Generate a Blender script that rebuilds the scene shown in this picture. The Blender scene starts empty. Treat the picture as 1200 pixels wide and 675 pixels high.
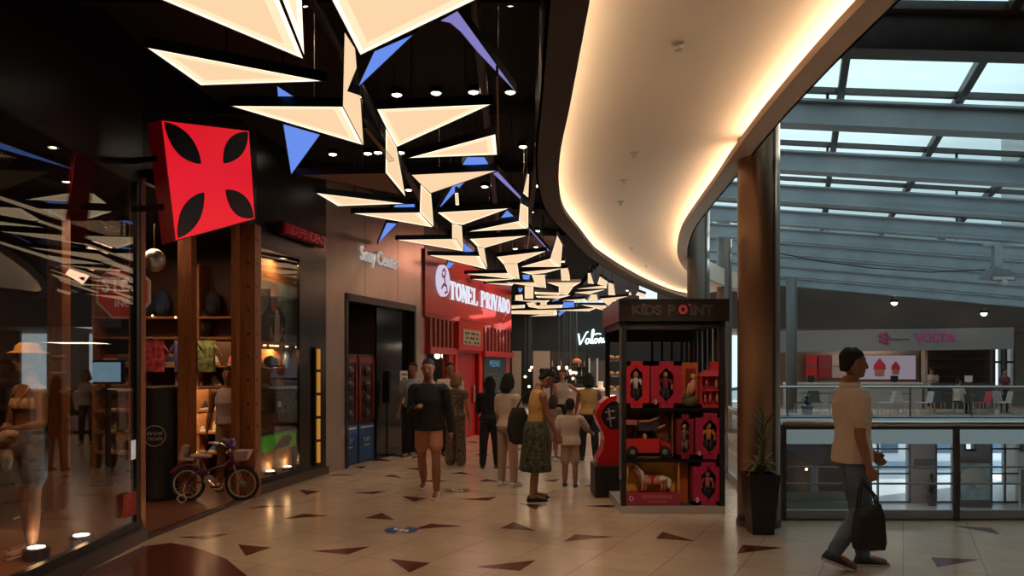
import bpy, math, random
from math import sin, cos, pi, radians as R, atan2, sqrt, hypot
from mathutils import Vector as V, Matrix
random.seed(7)
SC = bpy.context.scene
COL = SC.collection
EYE = 1.65; F = 900.0; HY = 432.0
def at(x, y, d):
    """point of the place seen at photo pixel x, y at depth d"""
    return V(((x-600)/F*d, d, EYE+(HY-y)/F*d))
def flr(x, y, z=0.0):
    d = F*(EYE-z)/(y-HY); return V(((x-600)/F*d, d, z))

# ---------------------------------------------------------------- materials
MATS = {}
def mat(name, col, rough=.5, metal=0., emit=0., ecol=None, noise=0., nscale=8., bump=0., bscale=40., spec=.5, coat=0., stretch=None):
    if name in MATS: return MATS[name]
    m = bpy.data.materials.new(name); m.use_nodes = True
    nt = m.node_tree; b = nt.nodes['Principled BSDF']
    b.inputs['Base Color'].default_value = (*col, 1)
    b.inputs['Roughness'].default_value = rough
    b.inputs['Metallic'].default_value = metal
    b.inputs['Specular IOR Level'].default_value = spec
    if coat: b.inputs['Coat Weight'].default_value = coat; b.inputs['Coat Roughness'].default_value = .08
    if emit:
        b.inputs['Emission Color'].default_value = (*(ecol or col), 1); b.inputs['Emission Strength'].default_value = emit
    if noise or bump:
        tc = nt.nodes.new('ShaderNodeTexCoord'); src = tc.outputs['Object']
        if stretch:
            mp = nt.nodes.new('ShaderNodeMapping'); mp.inputs['Scale'].default_value = stretch
            nt.links.new(src, mp.inputs[0]); src = mp.outputs[0]
    if noise:
        n = nt.nodes.new('ShaderNodeTexNoise'); n.inputs['Scale'].default_value = nscale; n.inputs['Detail'].default_value = 4
        nt.links.new(src, n.inputs['Vector'])
        cr = nt.nodes.new('ShaderNodeValToRGB')
        cr.color_ramp.elements[0].position = .3; cr.color_ramp.elements[1].position = .7
        cr.color_ramp.elements[0].color = (*[max(0, c*(1-noise)) for c in col], 1)
        cr.color_ramp.elements[1].color = (*[min(1, c*(1+noise)) for c in col], 1)
        nt.links.new(n.outputs['Fac'], cr.inputs[0]); nt.links.new(cr.outputs[0], b.inputs['Base Color'])
    if bump:
        n2 = nt.nodes.new('ShaderNodeTexNoise'); n2.inputs['Scale'].default_value = bscale
        nt.links.new(src, n2.inputs['Vector'])
        bp = nt.nodes.new('ShaderNodeBump'); bp.inputs['Strength'].default_value = bump; bp.inputs['Distance'].default_value = .02
        nt.links.new(n2.outputs['Fac'], bp.inputs['Height']); nt.links.new(bp.outputs[0], b.inputs['Normal'])
    MATS[name] = m; return m

def emis(name, col, strength):
    if name in MATS: return MATS[name]
    m = bpy.data.materials.new(name); m.use_nodes = True; nt = m.node_tree; nt.nodes.clear()
    e = nt.nodes.new('ShaderNodeEmission'); e.inputs[0].default_value = (*col, 1); e.inputs[1].default_value = strength
    o = nt.nodes.new('ShaderNodeOutputMaterial'); nt.links.new(e.outputs[0], o.inputs[0])
    MATS[name] = m; return m

def glass(name, tint=(1,1,1), refl=.1, power=.5, diffuse=0., dcol=(.8,.85,.87)):
    """thin glass: clear + mirror by facing angle, optionally frosted"""
    if name in MATS: return MATS[name]
    m = bpy.data.materials.new(name); m.use_nodes = True; nt = m.node_tree; nt.nodes.clear()
    tr = nt.nodes.new('ShaderNodeBsdfTransparent'); tr.inputs[0].default_value = (*tint, 1)
    gl = nt.nodes.new('ShaderNodeBsdfGlossy'); gl.inputs['Roughness'].default_value = .01
    lw = nt.nodes.new('ShaderNodeLayerWeight'); lw.inputs['Blend'].default_value = power
    mth = nt.nodes.new('ShaderNodeMath'); mth.operation = 'MULTIPLY_ADD'
    mth.inputs[1].default_value = 1-refl; mth.inputs[2].default_value = refl; mth.use_clamp = True
    pw = nt.nodes.new('ShaderNodeMath'); pw.operation = 'POWER'; pw.inputs[1].default_value = 5 if power < .4 else 4
    lw.inputs['Blend'].default_value = .5; nt.links.new(lw.outputs['Facing'], pw.inputs[0]); nt.links.new(pw.outputs[0], mth.inputs[0])
    mx = nt.nodes.new('ShaderNodeMixShader'); nt.links.new(mth.outputs[0], mx.inputs[0])
    src = tr.outputs[0]
    if diffuse:
        tl = nt.nodes.new('ShaderNodeBsdfTranslucent'); tl.inputs[0].default_value = (*dcol, 1)
        m2 = nt.nodes.new('ShaderNodeMixShader'); m2.inputs[0].default_value = diffuse
        nt.links.new(tr.outputs[0], m2.inputs[1]); nt.links.new(tl.outputs[0], m2.inputs[2]); src = m2.outputs[0]
    nt.links.new(src, mx.inputs[1]); nt.links.new(gl.outputs[0], mx.inputs[2])
    o = nt.nodes.new('ShaderNodeOutputMaterial'); nt.links.new(mx.outputs[0], o.inputs[0])
    MATS[name] = m; return m

# ---------------------------------------------------------------- mesh builder
class MB:
    def __init__(s): s.v = []; s.f = []; s.m = []; s.mi = 0
    def add(s, vs, fs):
        b = len(s.v); s.v += [V(p) for p in vs]; s.f += [tuple(b+i for i in f) for f in fs]; s.m += [s.mi]*len(fs); return s
    def box(s, c, sz, rz=0., rx=0., ry=0.):
        M = Matrix.Translation(V(c)) @ Matrix.Rotation(rz, 4, 'Z') @ Matrix.Rotation(ry, 4, 'Y') @ Matrix.Rotation(rx, 4, 'X')
        h = [a/2 for a in sz]
        vs = [M @ V((x*h[0], y*h[1], z*h[2])) for x in (-1,1) for y in (-1,1) for z in (-1,1)]
        return s.add(vs, [(0,1,3,2),(4,6,7,5),(0,4,5,1),(2,3,7,6),(0,2,6,4),(1,5,7,3)])
    def bx(s, a, b):
        return s.box([(a[i]+b[i])/2 for i in range(3)], [abs(a[i]-b[i]) for i in range(3)])
    def prism(s, poly, z0, z1):
        """poly: list of (x, y); vertical prism"""
        n = len(poly); ar = sum(poly[i][0]*poly[(i+1)%n][1]-poly[(i+1)%n][0]*poly[i][1] for i in range(n))
        if ar < 0: poly = poly[::-1]
        vs = [(p[0],p[1],z0) for p in poly]+[(p[0],p[1],z1) for p in poly]
        return s.add(vs, [tuple(range(n))[::-1], tuple(range(n, 2*n))]+[(i,(i+1)%n,n+(i+1)%n,n+i) for i in range(n)])
    def hexa(s, lo, hi):
        """lo, hi: four points each"""
        return s.add(list(lo)+list(hi), [(3,2,1,0),(4,5,6,7),(0,1,5,4),(1,2,6,5),(2,3,7,6),(3,0,4,7)])
    def wallseg(s, a, b, z0, z1, t=.1):
        """wall on the plan line a-b, thickness t towards the left of the direction"""
        a = V(a[:2]); b = V(b[:2]); d = (b-a).normalized(); n = V((-d.y, d.x))*t
        return s.hexa([(a.x,a.y,z0),(b.x,b.y,z0),(b.x+n.x,b.y+n.y,z0),(a.x+n.x,a.y+n.y,z0)],
                      [(a.x,a.y,z1),(b.x,b.y,z1),(b.x+n.x,b.y+n.y,z1),(a.x+n.x,a.y+n.y,z1)])
    def rings(s, rs, cap=True, closed=False):
        n = len(rs[0]); b = len(s.v)
        for r in rs: s.v += [V(p) for p in r]
        L = len(rs)
        for i in range(L if closed else L-1):
            for j in range(n):
                k = (i+1) % L
                s.f.append((b+i*n+j, b+i*n+(j+1)%n, b+k*n+(j+1)%n, b+k*n+j)); s.m.append(s.mi)
        if cap and not closed:
            s.f.append(tuple(b+j for j in range(n))[::-1]); s.f.append(tuple(b+(L-1)*n+j for j in range(n))); s.m += [s.mi]*2
        return s
    def tube(s, pts, r, n=8, flat=1., closed=False):
        pts = [V(p) for p in pts]; rr = r if isinstance(r, (list, tuple)) else [r]*len(pts)
        rs = []; up = None
        for i, p in enumerate(pts):
            a = pts[i-1] if (i or closed) else p; c = pts[(i+1)%len(pts)] if (i < len(pts)-1 or closed) else p
            t = (c-a).normalized()
            if t.length == 0: t = V((0,0,1))
            if up is None: up = V((0,0,1)) if abs(t.z) < .9 else V((1,0,0))
            x = t.cross(up)
            if x.length < 1e-4: x = t.cross(V((1,0,0)))
            x.normalize(); y = x.cross(t).normalized(); up = y
            rs.append([p + x*rr[i]*cos(2*pi*j/n) + y*rr[i]*flat*sin(2*pi*j/n) for j in range(n)])
        return s.rings(rs, closed=closed)
    def lathe(s, prof, c=(0,0,0), n=20):
        c = V(c)
        return s.rings([[c+V((r*cos(2*pi*j/n), r*sin(2*pi*j/n), z)) for j in range(n)] for r, z in prof])
    def cyl(s, c, r, z0, z1, n=20): return s.lathe([(r,z0),(r,z1)], c, n)
    def ell(s, c, rx, ry, rz, n=12, M=None):
        c = V(c); rs = []
        m = max(5, n//2+1)
        for i in range(m):
            a = -pi/2 + pi*(i+.0)/(m-1); a = max(-pi/2+.08, min(pi/2-.08, a))
            ring = [V((rx*cos(a)*cos(2*pi*j/n), ry*cos(a)*sin(2*pi*j/n), rz*sin(a))) for j in range(n)]
            if M: ring = [M @ p for p in ring]
            rs.append([c+p for p in ring])
        return s.rings(rs)
    def disc(s, c, r, nrm, n=20, t=.01):
        nrm = V(nrm).normalized(); c = V(c); q = nrm.to_track_quat('Z', 'Y').to_matrix()
        return s.rings([[c + q @ V((r*cos(2*pi*j/n), r*sin(2*pi*j/n), z)) for j in range(n)] for z in (-t/2, t/2)])
    def stroke(s, pts, w, t, w2=None, origin=(0,0,0)):
        """ribbon in the local XZ plane (pts are (x, z)), thickness t towards -Y"""
        ox, oy, oz = origin
        P = [V((p[0], p[1])) for p in pts]
        L = []; Rr = []
        for i, p in enumerate(P):
            a = P[max(0, i-1)]; b = P[min(len(P)-1, i+1)]; d = (b-a).normalized(); n = V((-d.y, d.x))
            ww = (w[i] if isinstance(w, (list, tuple)) else w)/2
            L.append(p+n*ww); Rr.append(p-n*ww)
        for i in range(len(P)-1):
            q = [L[i], L[i+1], Rr[i+1], Rr[i]]
            s.hexa([(ox+a.x, oy, oz+a.y) for a in q], [(ox+a.x, oy-t, oz+a.y) for a in q])
        return s
    def build(s, name, m, parent=None, loc=(0,0,0), rz=0., smooth=False, world=False, label=None, cat=None, group=None, kind=None, mods=None, scale=None):
        me = bpy.data.meshes.new(name)
        vs = s.v
        if world:
            o0 = V(parent.location) if parent else V(loc); rzz = parent.rotation_euler.z if parent else rz
            Mi = Matrix.Rotation(-rzz, 4, 'Z'); vs = [Mi @ (p-o0) for p in vs]
        me.from_pydata([tuple(p) for p in vs], [], s.f)
        ms = m if isinstance(m, (list, tuple)) else [m]
        for a in ms: me.materials.append(a)
        if len(ms) > 1: me.polygons.foreach_set('material_index', s.m)
        if smooth: me.polygons.foreach_set('use_smooth', [True]*len(me.polygons))
        me.update(); me.validate()
        o = bpy.data.objects.new(name, me); COL.objects.link(o)
        if parent: o.parent = parent
        if not (world and parent): 
            o.location = loc; o.rotation_euler.z = rz
        if scale: o.scale = scale
        tag(o, label, cat, group, kind)
        return o
def tag(o, label=None, cat=None, group=None, kind=None):
    if label: o['label'] = label
    if cat: o['category'] = cat
    if group: o['group'] = group
    if kind: o['kind'] = kind
    return o
def thing(name, label, cat, loc=(0,0,0), rz=0., group=None):
    o = bpy.data.objects.new(name, None); COL.objects.link(o); o.location = loc; o.rotation_euler.z = rz
    o.empty_display_size = .1
    return tag(o, label, cat, group)
def struct(mb, name, m, **k): return mb.build(name, m, kind='structure', **k)
def dup(root, loc, rz=None, label=None, group=None, scale=None):
    def cp(o, par):
        c = o.copy(); COL.objects.link(c); c.parent = par
        for ch in [x for x in bpy.data.objects if x.parent == o]: cp(ch, c)
        return c
    r = cp(root, None); r.location = loc
    if rz is not None: r.rotation_euler.z = rz
    if label: r['label'] = label
    if group: r['group'] = group
    if scale: r.scale = scale
    return r
def text_mesh(txt, size, extrude, width=None, bold=0.):
    cu = bpy.data.curves.new('t', 'FONT'); cu.body = txt; cu.size = size; cu.extrude = extrude/2; cu.offset = bold; cu.align_x = 'CENTER'; cu.resolution_u = 3
    o = bpy.data.objects.new('t', cu); COL.objects.link(o)
    dg = bpy.context.evaluated_depsgraph_get(); dg.update()
    me = bpy.data.meshes.new_from_object(o.evaluated_get(dg)); bpy.data.objects.remove(o)
    xs = [v.co.x for v in me.vertices]; k = width/(max(xs)-min(xs)) if width else 1.; cx = (max(xs)+min(xs))/2
    for v in me.vertices:
        x, y, z = v.co; v.co = ((x-cx)*k, -z, y)
    return me
def text(name, txt, m, size, extrude, loc, rz=0., parent=None, width=None, bold=0., **k):
    me = text_mesh(txt, size, extrude, width, bold); me.materials.clear(); me.materials.append(m)
    o = bpy.data.objects.new(name, me); COL.objects.link(o); o.parent = parent; o.location = loc; o.rotation_euler.z = rz
    return tag(o, **k)
def lamp(name, kind, loc, energy, col, size=.1, rot=None, spot=None, blend=.5):
    l = bpy.data.lights.new(name, kind); l.energy = energy; l.color = col
    if kind == 'AREA': l.size = size
    else: l.shadow_soft_size = size
    if kind == 'SPOT': l.spot_size = spot or 2.; l.spot_blend = blend
    o = bpy.data.objects.new(name, l); COL.objects.link(o); o.location = loc
    if rot: o.rotation_euler = rot
    return o

# ---------------------------------------------------------------- palette
black = mat('black_paint', (.012,.011,.011), .45)
blackm = mat('black_metal', (.02,.018,.017), .3, .6)
darkceil = mat('dark_ceiling', (.012,.010,.010), .8, noise=.3)
wood = mat('oiled_wood', (.33,.115,.035), .45, noise=.3, nscale=3, stretch=(14,14,1), bump=.15)
woodl = mat('shelf_wood', (.42,.19,.07), .5, noise=.25, nscale=4, stretch=(3,3,12))
fascia = mat('fascia_metal', (.035,.030,.030), .28, .7, noise=.25, nscale=2, bump=.05, bscale=3)
bronze = mat('brushed_bronze', (.44,.34,.285), .34, .45, noise=.10, nscale=2, stretch=(1,1,.4), bump=.03, bscale=2.5)
redp = mat('red_panel', (.50,.025,.016), .35, noise=.08, nscale=2)
redd = mat('dark_red_panel', (.20,.012,.010), .45)
white = mat('white_plaster', (.80,.74,.68), .7, noise=.03, nscale=1.5)
cream = mat('soffit_plaster', (.74,.66,.59), .75, noise=.02, nscale=1)
steel = mat('painted_steel_grey', (.30,.345,.375), .45, .1, noise=.10, nscale=2)
steeld = mat('dark_steel', (.075,.065,.062), .45, .2, noise=.15)
chrome = mat('brushed_steel', (.55,.53,.50), .3, .9)
colmat = mat('column_cladding', (.30,.185,.11), .33, .55, noise=.12, nscale=2, stretch=(1,1,.3))
skin = mat('skin_tan', (.27,.115,.068), .55, noise=.08, nscale=12)
skin2 = mat('skin_fair', (.38,.19,.125), .55, noise=.06, nscale=12)
skin3 = mat('skin_brown', (.24,.11,.065), .55, noise=.06, nscale=12)
hairb = mat('hair_black', (.010,.008,.007), .9, bump=.6, bscale=120)
hairn = mat('hair_brown', (.05,.024,.013), .85, bump=.6, bscale=120)
hairy = mat('hair_blond', (.24,.115,.045), .8, bump=.6, bscale=120)
paper = mat('white_paper', (.8,.78,.75), .6)
grey = mat('grey_paint', (.16,.15,.15), .5)
clearg = glass('clear_glass', (.985,.992,.99), .025, .35)
shopg = glass('shop_glass', (.89,.87,.85), .095, .30)
E_panel = emis('panel_diffuser', (1.,.70,.42), .98)
E_mid = emis('panel_diffuser_rim', (1.,.77,.50), 1.12)
E_edge = emis('panel_led_edge', (1.,.86,.62), 1.6)
E_blue = emis('blue_diffuser', (.17,.33,1.), .85)
E_lilac = emis('lilac_diffuser', (.42,.38,.95), .55)
E_spot = emis('downlight_lens', (1.,.88,.68), 14.)
E_cove = emis('cove_led', (1.,.68,.40), 26.)
E_warm = emis('warm_lamp', (1.,.66,.28), 5.)
# ================================================================ SHELL
def floor_mat():
    m = bpy.data.materials.new('polished_tile'); m.use_nodes = True; nt = m.node_tree; b = nt.nodes['Principled BSDF']
    tc = nt.nodes.new('ShaderNodeTexCoord'); mp = nt.nodes.new('ShaderNodeMapping'); mp.inputs['Rotation'].default_value = (0,0,R(27))
    br = nt.nodes.new('ShaderNodeTexBrick'); br.offset = 0; br.inputs['Scale'].default_value = 1
    br.inputs['Brick Width'].default_value = .6; br.inputs['Row Height'].default_value = .6; br.inputs['Mortar Size'].default_value = .004
    br.inputs['Color1'].default_value = (.62,.46,.33,1); br.inputs['Color2'].default_value = (.585,.435,.31,1); br.inputs['Mortar'].default_value = (.30,.22,.17,1)
    nz = nt.nodes.new('ShaderNodeTexNoise'); nz.inputs['Scale'].default_value = 3; nz.inputs['Detail'].default_value = 5
    mx = nt.nodes.new('ShaderNodeMix'); mx.data_type = 'RGBA'; mx.blend_type = 'MULTIPLY'; mx.inputs[0].default_value = .25
    nt.links.new(tc.outputs['Object'], mp.inputs[0]); nt.links.new(mp.outputs[0], br.inputs[0]); nt.links.new(tc.outputs['Object'], nz.inputs[0])
    nt.links.new(br.outputs[0], mx.inputs[6]); nt.links.new(nz.outputs[0], mx.inputs[7]); nt.links.new(mx.outputs[2], b.inputs['Base Color'])
    mr = nt.nodes.new('ShaderNodeMapRange'); mr.inputs[3].default_value = .14; mr.inputs[4].default_value = .26
    nt.links.new(nz.outputs[0], mr.inputs[0]); nt.links.new(mr.outputs[0], b.inputs['Roughness'])
    return m
tile = floor_mat()
inlay = mat('red_granite_inlay', (.115,.024,.014), .2, noise=.2, nscale=30)
slabm = mat('slab_fascia_paint', (.50,.50,.50), .6, noise=.04)

CURVE = [(2.9,8.35),(3.1,10),(3.5,13),(4.3,17),(5.6,21),(7.2,24.2),(8.6,25.6)]
f = MB()
f.prism([(-13,-7),(26,-7),(26,8.35),(-13,8.35)], -.5, 0)
f.prism([(-13,8.35)]+CURVE+[(8.6,38),(-13,38)], -.5, 0)
f.prism([(8.6,25.6),(26,25.6),(26,38),(8.6,38)], -.85, 0)
TRI = [((350.5,574),(376,575.7),(359,580)),((413,577),(453,575.5),(437,579)),((448.5,558),(461,555.6),(472,560.3)),
((382.7,557.7),(396.7,556),(417.7,557)),((471,581.5),(501,583),(486,588)),((492,565),(505,562.4),(525,564)),
((290.5,596),(310,592),(341,593)),((331,608),(356,602),(386,604.4)),((427.7,607),(447,600.7),(463,609.5)),
((485,620),(504.5,613.5),(541,616.3)),((279,638),(318,641.5),(288,651.5)),((365,645.7),(434,640.3),(408,649.7)),
((456.6,654.8),(504,659.7),(480,671)),((541,585),(582,582),(572.5,586.6)),((561,564),(570,561),(586.6,564.8)),
((608,589.7),(640.8,592),(628,597)),((586,619),(602,611.6),(627.8,622)),((558,664),(627.8,656.4),(609,668.8)),
((661,634.3),(674,626),(718.8,629)),((682,593),(725,591.4),(718,594.7)),((684,570.4),(691.7,567.6),(702.5,570)),
((768.6,631),(776.6,623),(814,634)),((864,648.5),(870.3,638.3),(918,641.8)),((1000,643),(1008,641.5),(1030,647)),
((1116,616),(1161.5,618.7),(1172,626)),((1091,653),(1147.5,655.5),(1098.5,664.6)),((207,629.5),(268,625.5),(240,632)),
((433,540),(446,537.5),(459,540)),((476,549),(500,548),(492,551)),((528,555),(541,553),(552,556)),((414,547),(430,546),(424,549)),
((589,548),(604,546),(612,549)),((636,563),(656,561.5),(650,564.5)),((556,533),(566,531),(575,534)),((641,536),(652,534),(661,537)),
((520,527),(533,526),(528,529)),((600,527),(612,525),(618,528)),((545,518),(556,517),(560,519))]
f.mi = 1
for t in TRI:
    p = [flr(x, y, .002) for x, y in t]
    if (p[1]-p[0]).cross(p[2]-p[0]).z < 0: p = p[::-1]
    f.add(p, [(0,1,2)])
disc = [flr(168,640,.002), flr(200,636,.002), flr(222,640,.002), flr(240,645,.002), flr(265,655,.002), flr(290,675,.002), V((-1.93,5.6,.002)), V((-1.85,5.0,.002)), V((-1.95,4.4,.002)), V((-2.25,3.7,.002)), V((-2.8,3.2,.002)), V((-3.36,3.0,.002)), V((-3.48,5,.002))]
f.add(disc, [tuple(range(len(disc)))[::-1]])
struct(f, 'floor', [tile, inlay])

# --- dark ceiling with service pipes and joists over the gallery
m = MB(); m.bx((-13,-7,4.75),(3.2,7.2,4.9)); m.bx((-13,7.2,4.75),(2.6,38,4.9)); m.bx((2.6,-7,5.3),(26,7.15,5.5))
m.bx((3.1,-7,4.75),(3.2,7.2,5.5))
struct(m, 'ceiling', darkceil)
def ceiling_pipe(a, b, r, lab):
    q = MB(); q.tube([a, b], r, 10)
    return q.build('ceiling_pipe', mat('pipe_paint', (.03,.026,.026), .4), label=lab, cat='pipe', group='black service pipes above the light panels')
for x, y0, y1 in ((-1.6,2,34),(-.3,2,34),(.35,2,30)):
    ceiling_pipe((x,y0,4.62), (x,y1,4.62), .045, 'black service pipe running along the dark ceiling above the light panels')
for y in (6.2, 8.9, 11.5, 14.2, 17):
    q = MB(); q.box((-1,y,4.66), (5,.06,.14)); q.build('ceiling_joist', darkceil, label='black joist crossing the dark ceiling above the light panels', cat='joist', group='black joists above the light panels')

# --- enclosure behind and beside the camera
m = MB(); m.bx((-13,-7.2,-.5),(26,-7,6)); struct(m, 'wall_back', mat('back_plaster', (.32,.27,.23), .8))
m = MB(); m.bx((25.8,-7,-4.8),(26,40.5,14)); struct(m, 'wall_right', mat('side_plaster', (.22,.19,.17), .8))  # unseen wall, raised far above the roof to block sun from the skylight
# --- left wall: storefront line
WL = [(-3.3,-7),(-3.4,4.2),(-3.56,7.4),(-3.34,10.05),(-2.93,12.1)]
m = MB(); m.wallseg((-3.3,-7),(-3.4,4.2),0,4.75,.15)
for a, b in zip(WL[1:], WL[2:]): m.wallseg(a, b, 3.5, 4.75, .15)
m.wallseg((-3.09,11.3),(-2.93,12.1),0,3.5,.15)
m.wallseg((-3.32,10.12),(-3.09,11.3),3.3,3.5,.15)
struct(m, 'wall_left', fascia)
# second shop wall (bronze metal) with a doorway
S0 = V((-2.93,12.1)); S1 = V((-1.79,15.6)); sd = (S1-S0).normalized()
def sp(s): p = S0+sd*s; return (p.x, p.y)
SL = (S1-S0).length
m = MB()
m.wallseg(sp(0), sp(.58), 0, 4.75, .2); m.wallseg(sp(.58), sp(3.28), 2.9, 4.75, .2); m.wallseg(sp(3.28), sp(SL), 0, 4.75, .2)
for s in (1.25, 2.5): m.wallseg(sp(s), sp(s+.012), 2.92, 4.75, -.004)
struct(m, 'wall_bronze', bronze)
# third shop (red)
T0 = V((-1.79,15.6)); T1 = V((-.07,21.8)); td = (T1-T0).normalized(); TL = (T1-T0).length; ta = atan2(td.y, td.x)
def tp(s, off=0):
    p = T0+td*s + V((td.y,-td.x))*off; return (p.x, p.y)
# closing wall from the red shop to the café
m = MB(); m.bx((-.25,21.85,0),(-.1,36,4.75)); m.bx((-13,36,0),(8.9,36.2,4.75)); struct(m, 'wall_cafe', mat('cafe_black', (.014,.013,.012), .5, bump=.1))
m = MB(); m.bx((-13,-7,0),(-12.8,38,4.75)); struct(m, 'wall_far_left', black)

# --- lower level
lowm = mat('lower_plaster', (.34,.31,.30), .7); lowd = mat('lower_dark_wall', (.045,.03,.025), .5)
m = MB(); m.bx((-2,8.3,-4.5),(26,45,-4.3)); struct(m, 'floor_lower', mat('lower_tile', (.62,.64,.66), .25))
LW = 34.0
def lx(px): return (px-600)/F*LW
m = MB(); m.mi = 0
for a, b in ((1066,1097),(1119,1131),(1143,1162),(1196,1300)): m.bx((lx(a),LW,-4.3),(lx(b),LW+.35,-.85))
m.mi = 1; m.bx((2,LW,-4.3),(lx(1004),LW+.35,-.85))
m.mi = 0; m.bx((lx(1131),LW,-4.3),(lx(1143),LW+.35,-2.0))
struct(m, 'wall_lower', [lowm, lowd])
n = 1
for a, b, z0, bars in ((1004,1066,-4.3,(1029,)),(1097,1119,-4.3,()),(1131,1143,-2.0,()),(1162,1196,-4.3,(1178,))):
    w = MB()
    fr = .07
    for x in (lx(a), lx(b))+tuple(lx(q) for q in bars): w.bx((x-fr/2,LW-.02,z0),(x+fr/2,LW+.08,-.85))
    for z in (z0+.05, -3.0 if z0 < -4 else z0+.05, -1.9 if z0 < -4 else -1.2): w.bx((lx(a),LW-.02,z-fr/2),(lx(b),LW+.08,z+fr/2))
    o = struct(w, 'window_%d' % n, mat('blue_grey_frame', (.10,.12,.17), .4)); n += 1
    g = MB(); g.bx((lx(a),LW+.02,z0),(lx(b),LW+.03,-.85)); g.build('window_pane', clearg, parent=o)
m = MB()
for a, b in zip(CURVE, CURVE[1:]): m.wallseg((a[0]-1.2,a[1]+.5),(b[0]-1.2,b[1]+.5),-4.3,-.5,.2)
struct(m, 'wall_under_gallery', lowd)

# --- glass roof: sloping grid of deep steel beams
def zr(x, y): return 4.85-.11*(x-.378*y)
BY = [2880/q for q in (375,287,232,195,168,148.5,133,119,107.5,96)]
for i, y0 in enumerate(BY):
    xl, xr = .25*y0, .78*y0
    def e(x, dy, dz):
        y = y0-.22*(x-.389*y0); return (x, y+dy, zr(x, y)+dz)
    b = MB(); 
    hh = .36 if i == 0 else .27
    b.hexa([e(xl,-.045,0),e(xr,-.045,0),e(xr,.045,0),e(xl,.045,0)], [e(xl,-.045,hh),e(xr,-.045,hh),e(xr,.045,hh),e(xl,.045,hh)])
    for z0, z1 in ((-.03,.0),(hh,hh+.03)):
        b.hexa([e(xl,-.13,z0),e(xr,-.13,z0),e(xr,.13,z0),e(xl,.13,z0)], [e(xl,-.13,z1),e(xr,-.13,z1),e(xr,.13,z1),e(xl,.13,z1)])
    o = b.build('roof_beam', steeld if i == 0 else steel,
        label='dark brown roof beam nearest the camera, above the topmost skylight panes' if i == 0 else
        'blue-grey steel roof beam, %s from the near end of the skylight' % ['','second','third','fourth','fifth','sixth','seventh','eighth','ninth','last'][i],
        cat='beam', group='steel beams of the glass roof')
    p = MB()
    p.hexa([e(xl,-.08,.40),e(xr,-.08,.40),e(xr,.0,.40),e(xl,.0,.40)], [e(xl,-.08,.47),e(xr,-.08,.47),e(xr,.0,.47),e(xl,.0,.47)])
    p.build('purlin', steeld, parent=o)
    for k in range(3):
        xx = xl + (xr-xl)*(.3+.28*k); q = MB(); a = V(e(xx,0,hh+.03)); q.tube([a, a+V((0,0,.12))], .02, 6); q.build('bracket', steeld, parent=o)
w = MB()
def gz(u, y, dz): x = u+.378*y; return (x, y, zr(x, y)+dz)
for u in [.5+1.48*k for k in range(-2, 9)]:
    w.hexa([gz(u-.045,6.6,.36),gz(u+.045,6.6,.36),gz(u+.045,31.5,.36),gz(u-.045,31.5,.36)], [gz(u-.045,6.6,.47),gz(u+.045,6.6,.47),gz(u+.045,31.5,.47),gz(u-.045,31.5,.47)])
sk = struct(w, 'window_%d' % n, steeld); n += 1
g = MB(); g.add([gz(-2.6,6.6,.49),gz(12.6,6.6,.49),gz(12.6,31.5,.49),gz(-2.6,31.5,.49)], [(0,1,2,3)])
g.build('roof_pane', glass('roof_glass', (.70,.77,.76), .04, .3, .35, (.62,.76,.76)), parent=sk)
g = MB()
for i in range(len(BY)-1):
    y0 = BY[i]*.46+BY[i+1]*.54
    def e2(x, dy, dz):
        y = y0-.22*(x-.389*y0); return (x, y+dy, zr(x, y)+dz)
    xl, xr = .25*y0, .78*y0
    g.hexa([e2(xl,-.015,.44),e2(xr,-.015,.44),e2(xr,.015,.44),e2(xl,.015,.44)], [e2(xl,-.015,.48),e2(xr,-.015,.48),e2(xr,.015,.48),e2(xl,.015,.48)])
g.build('glazing_bar', steeld, parent=sk)
# soffit and walls closing the roof
brownd = mat('brown_dark_plaster', (.07,.045,.035), .7)
m = MB(); m.bx((6,31.6,3.30),(26,31.75,7.5)); m.bx((-1,36.2,4.9),(6,36.4,8)); struct(m, 'wall_far', brownd)
m = MB(); m.bx((8.7,31.7,3.30),(26,38,3.4)); struct(m, 'ceiling_far_shop', mat('far_soffit', (.25,.2,.17), .7))
m = MB(); m.bx((2.45,7.2,4.75),(2.6,36,7)); struct(m, 'wall_over_gallery', brownd)

# --- curved soffit ribbon
OUT = [(.42,-3),(.43,2),(.45,4.5),(.47,6.4),(.48,7.9),(.56,9.4),(.72,10.8),(1.08,12.4),(1.6,14.6),(2.3,16.8),(2.95,18.6),(3.9,21),(5.1,23.6),(6.2,25.2)]
INN = [(2.3,-3),(2.2,2),(2.13,4.6),(2.18,6.4),(2.28,7.8),(2.40,9.0),(2.52,10.4),(2.68,12.0),(2.95,13.6),(3.30,15.2),(3.85,17),(4.55,18.8),(5.6,20.8),(6.9,22.6)]
def spline(P, n=5):
    r = []
    for i in range(len(P)-1):
        p0 = V(P[max(0,i-1)]); p1 = V(P[i]); p2 = V(P[i+1]); p3 = V(P[min(len(P)-1,i+2)])
        for k in range(n):
            t = k/n; r.append(.5*((2*p1)+(p2-p0)*t+(2*p0-5*p1+4*p2-p3)*t*t+(3*p1-p0-3*p2+p3)*t**3))
    r.append(V(P[-1])); return r
OS, IS = spline(OUT), spline(INN)
def offs(P, d):
    r = []
    for i, p in enumerate(P):
        t = (P[min(len(P)-1,i+1)]-P[max(0,i-1)]).normalized(); r.append(p+V((-t.y, t.x))*d)
    return r
def strip(mb, A, B, z0, z1):
    for i in range(len(A)-1):
        q = [A[i], B[i], B[i+1], A[i+1]]
        mb.hexa([(p.x,p.y,z0) for p in q], [(p.x,p.y,z1) for p in q])
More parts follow.
